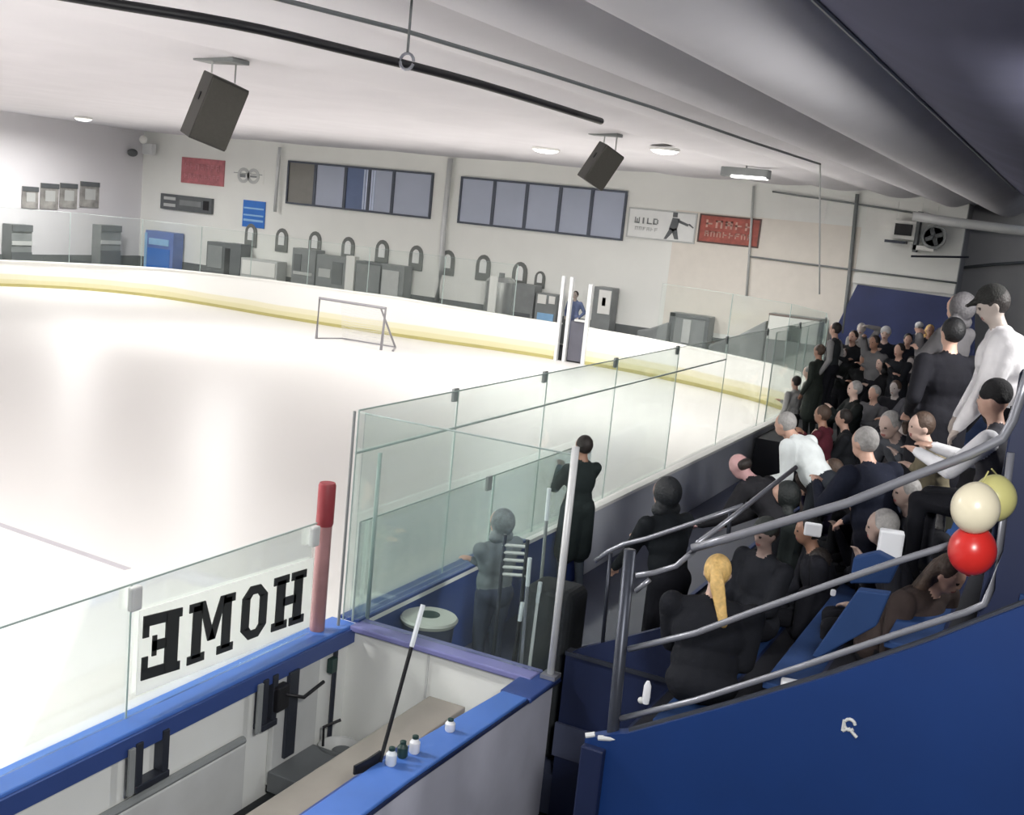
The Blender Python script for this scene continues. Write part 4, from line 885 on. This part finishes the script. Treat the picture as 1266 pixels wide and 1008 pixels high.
def person(label, x, y, base, face, pose='stand', hd=None, top=CHAR, bottom=BLACK, skin=LIGHT, hair='short', hc='dark', arms=('down', 'down'), lean=.0, head=(0, 0),
           coat=False, dist=None, stature=1.70, voxel=.015, stripe=None, bulk=1.0, sleeve=None, hatc=BLACK, group='crowd in the stands', seat=.42, vest=False, loc=None):
    """x, y: pixel of the head top; the figure is put where that ray meets its head height"""
    s = stature/1.70
    T3 = lambda v: np.array(v, float)
    sit = pose == 'sit'
    pz = (seat/s+.10) if sit else .93
    Rl = Matrix.Rotation(-lean, 4, 'X'); TM = Matrix.Translation((0, 0, pz)) @ Rl
    def U(v): return np.array(TM @ Vector(v))
    hm = TM @ Matrix.Translation((0, .02, .64)) @ Rl.inverted() @ Matrix.Rotation(-lean*.35, 4, 'X') @ Matrix.Rotation(head[0], 4, 'Z') @ Matrix.Rotation(-head[1], 4, 'X')
    topz = (hm @ Vector((0, 0, .13))).z*s
    if dist: P = Py(x, y, dist); base = P.z-topz
    else: P = loc if loc else Pz(x, y, base+topz)
    fa = math.radians(face)
    off = Matrix.Rotation(fa, 3, 'Z') @ Vector(((hm @ Vector((0, 0, .1))).x*s, (hm @ Vector((0, 0, .1))).y*s, 0))
    if loc is None: P = P-off
    root = bpy.data.objects.new('person', None); col.objects.link(root); root.location = (P.x, P.y, base); root.rotation_euler.z = fa
    tag(root, label, 'person', group)
    S = Matrix.Scale(s, 4)
    f = Fig(); b = bulk
    # torso
    f.ell((0, 0, .30), (.170*b, .115*b, .19), 1, TM); f.ell((0, .01, .12), (.155*b, .112*b, .17), 1, TM); f.ell((0, -.01, -.0), (.165*b, .125*b, .13), 1 if coat or sit else 2, TM)
    f.cap(U((-.12, 0, .42)), .062*b, U((.12, 0, .42)), .062*b, 1)
    f.cap(U((0, -.005, .44)), .055, U((0, .015, .56)), .050, 0)
    f.cap(U((-.05, -.01, .465)), .05, U((.05, -.01, .465)), .05, 1)
    # legs
    for q in (-1, 1):
        hip = U((q*.09, 0, -.02))
        if sit: kn = T3((q*.12, .43, seat/s+.06)); an = T3((q*.13, .40, .09))
        else: kn = T3((q*.10, .03+lean*.05, .49)); an = T3((q*.115, -.02, .09))
        f.cap(hip, .088*b, kn, .060, 2); f.cap(kn, .058, an, .042, 2)
        f.cap(an+T3((0, -.03, -.04)), .038, an+T3((q*.02, .15, -.05)), .034, 3)
    if coat:
        if sit: f.cap(U((-.07, .1, -.02)), .13, T3((-.1, .36, seat/s+.05)), .09, 1); f.cap(U((.07, .1, -.02)), .13, T3((.1, .36, seat/s+.05)), .09, 1)
        else:
            for q in (-1, 1): f.cap(U((q*.06, 0, .02)), .13*b, T3((q*.085, .01, .50)), .125*b, 1)
    # arms and hands
    sm = 1 if sleeve is None else 4
    for q, a in zip((-1, 1), arms):
        Sh = U((q*.175*b, 0, .425))
        tg = {'down': T3((q*.27, .06, pz-.06)), 'pocket': T3((q*.20, .10, pz+.04)), 'lap': T3((q*.07, .30, pz+.10)), 'phone': T3((q*.06, .30, pz+.36)), 'fold': T3((-q*.10, .20, pz+.26)),
              'knee': T3((q*.12, .40, pz+.02)), 'up': T3((q*.14, .22, pz+.72)), 'fwd': T3((q*.16, .46, pz+.26)), 'low': T3((q*.18, .42, pz-.02)), 'side': T3((q*.45, .2, pz+.15))}[a] if isinstance(a, str) else T3(a)
        el, wr = ik(Sh, tg, .285, .255, (q*.5, -.7, -.45))
        f.cap(Sh, .062*b, el, .050*b, sm); f.cap(el, .049*b, wr, .037, sm)
        d = (wr-el)/np.linalg.norm(wr-el); side = np.cross(d, [0, 0, 1.]); side = side/np.linalg.norm(side) if np.linalg.norm(side) > .2 else T3((0, 1., 0)); nrm = np.cross(side, d)
        pm = wr+d*.055
        f.cap(wr+d*.01, .026, pm, .024, 0); f.cap(pm-side*.022, .016, pm+side*.022, .016, 0)
        for k, (o_, L) in enumerate(((-.032, .062), (-.011, .074), (.011, .070), (.031, .054))):
            r0 = pm+side*o_+d*.012; k1 = r0+d*L*.5-nrm*.004; k2 = k1+d*L*.32-nrm*L*.38
            f.cap(r0, .0098, k1, .0092, 0); f.cap(k1, .0092, k2, .0085, 0)
        t0 = wr+d*.025-side*q*.02; f.cap(t0, .012, t0+d*.035-side*q*.032-nrm*.008, .0105, 0); f.cap(t0+d*.035-side*q*.032-nrm*.008, .0105, t0+d*.058-side*q*.030-nrm*.018, .009, 0)
    # head
    f.ell((0, 0, .02), (.074, .090, .096), 0, hm); f.ell((0, .022, -.045), (.054, .062, .060), 0, hm)
    hp = lambda v: np.array(hm @ Vector(v))
    f.cap(hp((0, .085, .012)), .009, hp((0, .098, -.016)), .011, 0)
    f.cap(hp((-.03, .078, .035)), .011, hp((.03, .078, .035)), .011, 0)
    f.cap(hp((-.018, .080, -.052)), .009, hp((.018, .080, -.052)), .009, 5)
    for q in (-1, 1):
        f.ell((q*.076, -.008, 0), (.010, .020, .030), 0, hm); f.ell((q*.030, .0805, .012), (.013, .008, .008), 6, hm)
    mats = [cloth(skin, 'skin'), cloth(top), cloth(bottom), cloth((28, 28, 30)), cloth(sleeve or top), cloth((150, 92, 88), 'skin'), cloth((50, 40, 38), 'skin')]
    f.grow('body', mats, voxel, root, S)
    # hair and hats
    def hairpiece(name, prims, c, kind='hair'):
        g = Fig()
        for p in prims:
            if p[0] == 'e': g.ell(p[1], p[2], 0, hm)
            else: g.cap(hp(p[1]), p[2], hp(p[3]), p[4], 0)
        return g.grow(name, [cloth(c, kind)], .012, root, S, 2)
    hcol = HR[hc]
    if hair in ('short', 'cap', 'beanie', 'long', 'pony', 'bun'):
        pr = [('e', (0, -.018, .030), (.084, .092, .098))]
        if hair == 'long': pr += [('c', (-.05, -.05, .0), .045, (-.07, -.06, -.20), .035), ('c', (.05, -.05, .0), .045, (.07, -.06, -.20), .035), ('c', (0, -.07, 0), .055, (0, -.09, -.20), .045)]
        if hair == 'pony': pr += [('c', (0, -.10, .04), .035, (.03, -.15, -.05), .045), ('c', (.03, -.15, -.05), .045, (.10, -.16, -.26), .028)]
        if hair == 'bun': pr += [('e', (0, -.09, .09), (.045, .045, .045))]
        if hair != 'beanie': hairpiece('hair', pr, hcol)
    if hair == 'rim': hairpiece('hair', [('e', (0, -.035, -.005), (.080, .072, .055))], hcol)
    if hair == 'beanie': hairpiece('beanie', [('e', (0, -.012, .055), (.088, .096, .092)), ('c', (-.05, .045, .045), .035, (.05, .045, .045), .035), ('c', (-.055, -.05, .035), .038, (.055, -.05, .035), .038)], hatc, 'knit')
    if hair == 'cap': hairpiece('cap', [('e', (0, -.010, .055), (.087, .094, .080)), ('c', (-.035, .095, .055), .014, (.035, .095, .055), .014), ('c', (-.03, .135, .048), .011, (.03, .135, .048), .011), ('c', (0, .07, .055), .03, (0, .125, .050), .012)], hatc, 'knit')
    if hair == 'hood': hairpiece('hood', [('e', (0, -.048, .022), (.108, .112, .125)), ('c', (-.07, -.04, -.11), .06, (.07, -.04, -.11), .06)], top)
    if stripe is not None:
        g = Fig(); c = (0, .10*b, .30); g.ell(c, (.07, .03, .06), 0, TM); g.grow('chest_print', [cloth(stripe)], .012, root, S, 1)
    return root
cnt = [0]
# --- big figures
person('person standing in a white jacket and black cap at the top right, head bowed', 1222, 353, 2.47, 96, 'stand', dist=8.1, top=(226, 224, 226), bottom=(24, 24, 28), hair='cap', hc='dark', hatc=(38, 38, 36), arms=((-.24, .30, .80), (.24, .30, .80)), lean=.30, head=(.1, .35), bulk=1.5, stature=1.86, voxel=.014, skin=(176, 164, 156))
person('person standing tall in a long black coat with dark hair, left of the white jacket', 1180, 391, 2.05, 40, 'stand', dist=9.4, top=(27, 27, 33), bottom=(24, 24, 30), hair='short', hc='black', arms=('pocket', 'down'), coat=True, bulk=1.15, stature=1.78)
person('person in a dull grey hooded coat directly behind the tall black coat', 1187, 362, 2.5, 60, 'stand', dist=10.6, top=(98, 96, 98), bottom=BLACK, hair='hood', arms=('phone', 'fold'), stature=1.76)
person('person seated in black beanie, grey vest and white sleeves below the white jacket', 1232, 470, 2.05, 80, 'sit', dist=7.5, top=(74, 74, 80), sleeve=(226, 226, 230), hair='beanie', hatc=(26, 26, 28), arms=('fwd', 'fwd'), lean=.15, bulk=1.08, loc=None, seat=.46)
person('person leaning over in a white hoodie with black emblem beside the side boards', 972, 508, .9, 75, 'stand', dist=10.6, top=(216, 222, 222), bottom=(40, 44, 50), hair='short', hc='grey', arms=('low', 'fwd'), lean=.75, bulk=1.2, stature=1.75, stripe=(40, 44, 44), head=(0, -.2))
person('person with pinkish bald crown leaning far left in a black jacket', 908, 562, .9, 75, 'stand', dist=9.4, top=(36, 36, 40), bottom=BLACK, hair='rim', hc='dark', arms=((-.3, .62, .85), (.1, .6, .8)), lean=.85, head=(0, .5), bulk=1.15, skin=(190, 150, 150))
person('person in black hood leaning on the side boards near the first row rail', 822, 590, .9, 60, 'stand', top=(30, 34, 38), bottom=BLACK, hair='hood', arms=('low', 'fold'), lean=.25, bulk=1.12, stature=1.72)
person('person with blond ponytail seated in a big black coat behind the lower rails', 891, 684, 1.25, 12, 'sit', top=(26, 28, 34), bottom=(24, 25, 30), hair='pony', hc='blond', arms=('knee', 'lap'), lean=.25, bulk=1.35, coat=True, head=(-.1, .1), stature=1.75, voxel=.014, skin=PALE)
person('person in dark cap with greyish face seated right of the blond ponytail', 947, 640, 1.25, 150, 'sit', top=(34, 36, 42), hair='cap', hatc=(52, 56, 54), skin=(150, 128, 120), arms=('lap', 'lap'), bulk=1.15, head=(0, .2))
person('person in plain dark jacket seated centre, hands together, behind the small white paper', 1000, 636, 1.25, 110, 'sit', top=(30, 31, 38), hair='short', hc='black', arms=('lap', 'knee'), lean=.3, bulk=1.15, skin=TANS)
person('large person in dark navy jacket, broad back, grey hair, centre of the crowd', 1070, 526, 1.25, 62, 'stand', dist=8.6, top=(24, 28, 42), bottom=(22, 24, 36), hair='short', hc='grey', arms=('fwd', 'low'), lean=.35, bulk=1.35, stature=1.78)
person('person with greyish face bending forward beside the broad navy back', 1100, 508, 1.65, 150, 'stand', dist=9.6, top=(78, 80, 86), hair='short', hc='grey', skin=(184, 160, 150), arms=('fwd', 'low'), lean=.7, stature=1.7)
person('person in brown shaggy coat seated low beneath the red balloon', 1186, 690, 2.05, 245, 'sit', dist=6.8, top=(56, 47, 45), bottom=BLACK, hair='long', hc='brown', arms=('knee', 'knee'), lean=.5, bulk=1.3, seat=.2, head=(0, .3))
person('person in black bent low behind the middle rail beside the blue bench', 1012, 676, 1.25, 60, 'sit', top=(34, 35, 42), hair='short', hc='dark', arms=('knee', 'lap'), lean=.5, bulk=1.2, seat=.25, skin=TANS)
person('person in charcoal with greyish hair seated directly above the white paper bag', 1092, 628, 1.65, 100, 'sit', top=(40, 41, 48), hair='short', hc='grey', arms=('lap', 'phone'), lean=.3, skin=(160, 138, 128))
person('person in black seated between the purple-black jacket and the navy back', 1048, 586, 1.25, 80, 'sit', top=(26, 27, 32), hair='short', hc='black', arms=('lap', 'lap'), lean=.15, bulk=1.15)
person('person in dark brown coat near the boards below the grey-white shirt', 1000, 545, .9, 70, 'stand', top=(64, 56, 54), bottom=BLACK, hair='short', hc='brown', arms=('fold', 'low'), lean=.25, skin=TANS)
person('person with brown hair seated in grey hoodie just above the top handrail', 1158, 553, 1.65, 110, 'sit', top=(84, 82, 82), hair='short', hc='brown', arms=('lap', 'lap'), lean=.15, skin=TANS)
person('person in tan camouflage jacket seated beside the tall black coat', 1140, 508, 1.65, 120, 'stand', top=(124, 116, 96), bottom=(52, 52, 44), hair='short', hc='brown', arms=('fold', 'low'), lean=.35, skin=PALE)
person('person in black jacket with pale face turned down, below the top handrail middle', 1066, 603, 1.25, 110, 'sit', top=(28, 28, 34), hair='short', hc='dark', skin=(162, 140, 130), arms=('phone', 'lap'), lean=.2)
person('person in dark grey coat with pale hands, right of the handrail middle', 1122, 588, 1.65, 120, 'sit', top=(58, 60, 64), hair='short', hc='grey', skin=(170, 148, 138), arms=('fold', 'phone'), lean=.25)
person('person in black with grey scarf hair seated left of the cream balloon', 1150, 600, 1.65, 120, 'sit', top=(34, 35, 40), hair='long', hc='grey', skin=(160, 138, 128), arms=('lap', 'lap'), lean=.2)
person('person in maroon hoodie standing behind the white hoodie', 1018, 500, .9, 80, 'stand', top=(84, 36, 46), bottom=BLACK, hair='short', hc='brown', arms=('phone', 'phone'), skin=TANS, lean=.1)
person('person in purple-black jacket seated left of the broad navy back', 1030, 566, 1.25, 110, 'sit', top=(44, 40, 62), hair='short', hc='brown', skin=LIGHT, arms=('lap', 'phone'), lean=.1)
person('person in black puffer seated in front of the bald crown', 968, 596, 1.25, 110, 'sit', top=(30, 36, 36), hair='hood', arms=('lap', 'lap'), lean=.2, bulk=1.15)
person('person in grey-white shirt with dark hair beside the boards corner', 985, 464, .3, 60, 'stand', top=(190, 190, 188), bottom=(60, 60, 58), hair='short', hc='dark', arms=('down', 'fold'), stature=1.72)
person('person in dark green coat standing tall, first of a close pair near the grey display', 1014, 425, 1.0, 70, 'stand', top=(46, 52, 48), bottom=(30, 34, 32), hair='short', hc='brown', arms=('down', 'down'), coat=True, skin=TANS, stature=1.74)
person('person in dark grey jacket with pale sleeves, second of a close pair', 1034, 398, 1.35, 80, 'stand', top=(50, 54, 56), sleeve=(142, 142, 142), bottom=BLACK, hair='short', hc='dark', arms=('down', 'down'), stature=1.78)
# corridor
person('person standing in a long dark coat behind the bench rear post, hands near the chest', 723, 537, .30, 60, 'stand', top=(40, 48, 48), bottom=(84, 92, 100), hair='short', hc='dark', arms=('phone', 'low'), coat=True, stature=1.86, bulk=1.0, skin=TANS, group='people by the side boards')
person('person in haze-greyed hood seen through two glass panes at the side boards', 619, 629, .30, 70, 'stand', top=(112, 120, 124), bottom=(60, 66, 84), hair='hood', arms=('fold', 'fold'), stature=1.66, bulk=1.2, group='people by the side boards')  # clothing colour lightened to carry the haze of the glass panes
person('person in navy jacket standing in the open end gate', 707, 349, .25, 180, 'stand', top=(86, 96, 124), bottom=(70, 72, 82), hair='short', hc='dark', arms=('pocket', 'pocket'), stature=1.9, group=None, loc=Vector((Py(708, 400, 33.2).x, 33.2, 0)), skin=(150, 140, 132), coat=True)
# --- the distant crowd on the platform and rear rows
far = [
 # px, py, base, face, top, hair, hc, arms, label
 (1056, 408, 1.35, 160, (36, 38, 42), 'short', 'dark', ('fold', 'fold'), 'distant person in black with folded arms at the left edge of the blue door'),
 (1066, 399, 1.35, 180, (148, 146, 146), 'short', 'grey', ('up', 'phone'), 'distant person with tall pale hair and raised grey sleeve before the blue door'),
 (1082, 414, 1.35, 150, (104, 104, 106), 'short', 'dark', ('fold', 'up'), 'distant person in mid grey with arm bent across the face'),
 (1096, 404, 1.35, 180, (30, 32, 40), 'beanie', 'grey', ('down', 'phone'), 'distant person in white beanie and black jacket before the blue door'),
 (1113, 424, 1.35, 150, (28, 30, 36), 'short', 'dark', ('phone', 'fold'), 'distant person in black holding a hand to a pale face'),
 (1137, 398, 1.35, 170, (24, 28, 46), 'cap', 'dark', ('down', 'down'), 'distant person in pale cap and navy jacket before the blue door'),
 (1151, 401, 1.35, 200, (34, 34, 40), 'long', 'blond', ('fold', 'down'), 'distant fair-haired person in black left of the grey hooded coat'),
 (1163, 408, 1.35, 170, (60, 58, 62), 'short', 'grey', ('fold', 'fold'), 'distant grey-haired person next to the tall black coat'),
 (1124, 412, 1.35, 190, (22, 24, 34), 'short', 'black', ('down', 'down'), 'distant dark-haired person between the pale cap and the bent hand'),
 (1046, 430, 1.0, 150, (30, 34, 34), 'short', 'brown', ('phone', 'fold'), 'person in black leaning head sideways behind the close pair'),
 (1070, 436, 1.0, 170, (22, 24, 26), 'short', 'grey', ('fold', 'fold'), 'grey-haired person in plain black, middle rank of the distant crowd'),
 (1090, 440, 1.0, 150, (24, 24, 28), 'hood', 'dark', ('fold', 'low'), 'hooded person in black, middle rank of the distant crowd'),
 (1106, 446, 1.0, 190, (22, 23, 28), 'short', 'brown', ('phone', 'phone'), 'brown-haired person in black raising a phone, middle rank of the crowd'),
 (1128, 440, 1.0, 170, (26, 26, 34), 'short', 'dark', ('down', 'fold'), 'dark-haired person in charcoal, middle rank, right of the raised phone'),
 (1146, 436, 1.0, 200, (36, 36, 42), 'beanie', 'dark', ('lap', 'fold'), 'person in dark beanie, middle rank, next to the tall black coat'),
 (1058, 470, .9, 120, (26, 30, 30), 'short', 'grey', ('phone', 'low'), 'grey-haired person in dark green behind the maroon hoodie'),
 (1082, 476, .9, 150, (90, 90, 94), 'short', 'grey', ('fwd', 'fwd'), 'person in grey sweater reaching both arms forward over the front row'),
 (1108, 470, .9, 160, (24, 24, 30), 'short', 'brown', ('low', 'fwd'), 'brown-haired person in black reaching one arm down, front rank'),
 (1134, 466, 1.25, 130, (70, 70, 76), 'short', 'brown', ('fwd', 'low'), 'person in slate sweater stretching both arms left past the black coat'),
 (1000, 452, .3, 90, (120, 122, 118), 'short', 'grey', ('down', 'fold'), 'person in pale grey jacket at the boards left of the close pair'),
 (1044, 505, .9, 100, (34, 36, 40), 'short', 'dark', ('phone', 'phone'), 'dark-haired person in charcoal between the maroon hoodie and navy back'),
 (1120, 520, 1.25, 120, (58, 56, 60), 'long', 'brown', ('lap', 'lap'), 'long-haired person in taupe behind the tan camouflage jacket'),
]
for i, (px, py, base, face, top, hair, hc, arms, lab) in enumerate(far):
    person(lab, px, py, base, face, 'stand', top=top, bottom=BLACK, hair=hair, hc=hc, arms=arms, skin=[LIGHT, (176, 166, 162), TANS, PALE][i % 4], voxel=.018, stature=1.66+.03*(i % 4), lean=.08*(i % 3),
           bulk=1.1, hatc=(206, 206, 208) if ('white beanie' in lab or 'pale cap' in lab) else (34, 34, 38))

# ================================================================== LIGHT
def area(p, power, size, rot=(0, 0, 0), color=(1, .985, .96), spread=PI*.95, name='rink_lamp_light'):
    d = bpy.data.lights.new(name, 'AREA'); d.shape = 'DISK'; d.size = size; d.energy = power; d.color = color; d.spread = spread
    o = bpy.data.objects.new(name, d); o.location = p; o.rotation_euler = rot; col.objects.link(o); return o
# high lamps over the ice: the row above the picture and the visible far row
for x, y, pw in ((-8.5, 5, 1.0), (-14, 4, 1.2), (-20, 5, 1.4), (-27, 6, 1.5), (-32, 10, 1.0)):
    area((x, y, ZC-.35), 485*pw, .8)
for x, y in ((-13.2, 27.8), (-8.9, 24.5), (-32.0, 30.0), (-22, 26)):
    area((x, y, ZC-.32), 470, .6)
area((-9.06, 31.9, ZC-.48), 160, .6)
def aimed(p, q, power, size=.8, spread=PI*.9):
    d = (Vector(q)-Vector(p)).normalized(); o = area(p, power, size, name='stand_fill_light', spread=spread); o.rotation_euler = d.to_track_quat('-Z', 'Y').to_euler()
aimed((.6, 1.0, 5.2), (-3.4, 7, .8), 270)  # added unseen fill for the bench rear wall and blue end wall
aimed((1.6, 8.5, 5.35), (-5, 14, .3), 230)  # added unseen fill for the backs of the side boards
w = bpy.data.worlds.new('world'); sc.world = w; w.use_nodes = True
bg = w.node_tree.nodes['Background']; bg.inputs[0].default_value = (.80, .86, 1.0, 1); bg.inputs[1].default_value = .35
sc.view_settings.view_transform = 'Standard'; sc.view_settings.look = 'None'; sc.view_settings.gamma = 1
sc.view_settings.use_curve_mapping = False; sc.view_settings.exposure = 0.0
sc.cycles.transparent_max_bounces = 24; sc.cycles.max_bounces = 8; sc.cycles.diffuse_bounces = 5
SUB = {'curtain': 'pane', 'knot': 'skin', 'opening': 'lid', 'lever': 'latch', 'hinge_strap': 'door_panel', 'cap_edge': 'cap_rail', 'chest_print': 'body', 'ledge': 'kick_panel', 'small_lettering': 'board', 'lettering': 'board',
       'display': 'board', 'stripe': 'board', 'letter': 'sign_board', 'badge': 'cabinet', 'puck': 'bucket_body', 'seam_strip': 'pane', 'clamp_plate': 'x', 'shelf': 'x', 'panel_joint': 'panel', 'sticker': 'panel', 'poster_mark': 'poster', 'strap': 'bag_body', 'poster': 'x', 'grip_tape': 'shaft', 'player_silhouette': 'board', 'rings': 'board'}
base_ = lambda o: o.name.split('.')[0]
for o in list(bpy.data.objects):
    t_ = SUB.get(base_(o))
    if t_ and o.parent is not None and o.parent.parent is None and o.parent.type == 'EMPTY':
        sib = [c_ for c_ in o.parent.children if base_(c_) == t_ and c_ != o]
        if sib: o.parent = sib[min(2, len(sib)-1)] if t_ == 'pane' and len(sib) > 3 else sib[0]
for o in bpy.data.objects:
    if '_o' in o: del o['_o']
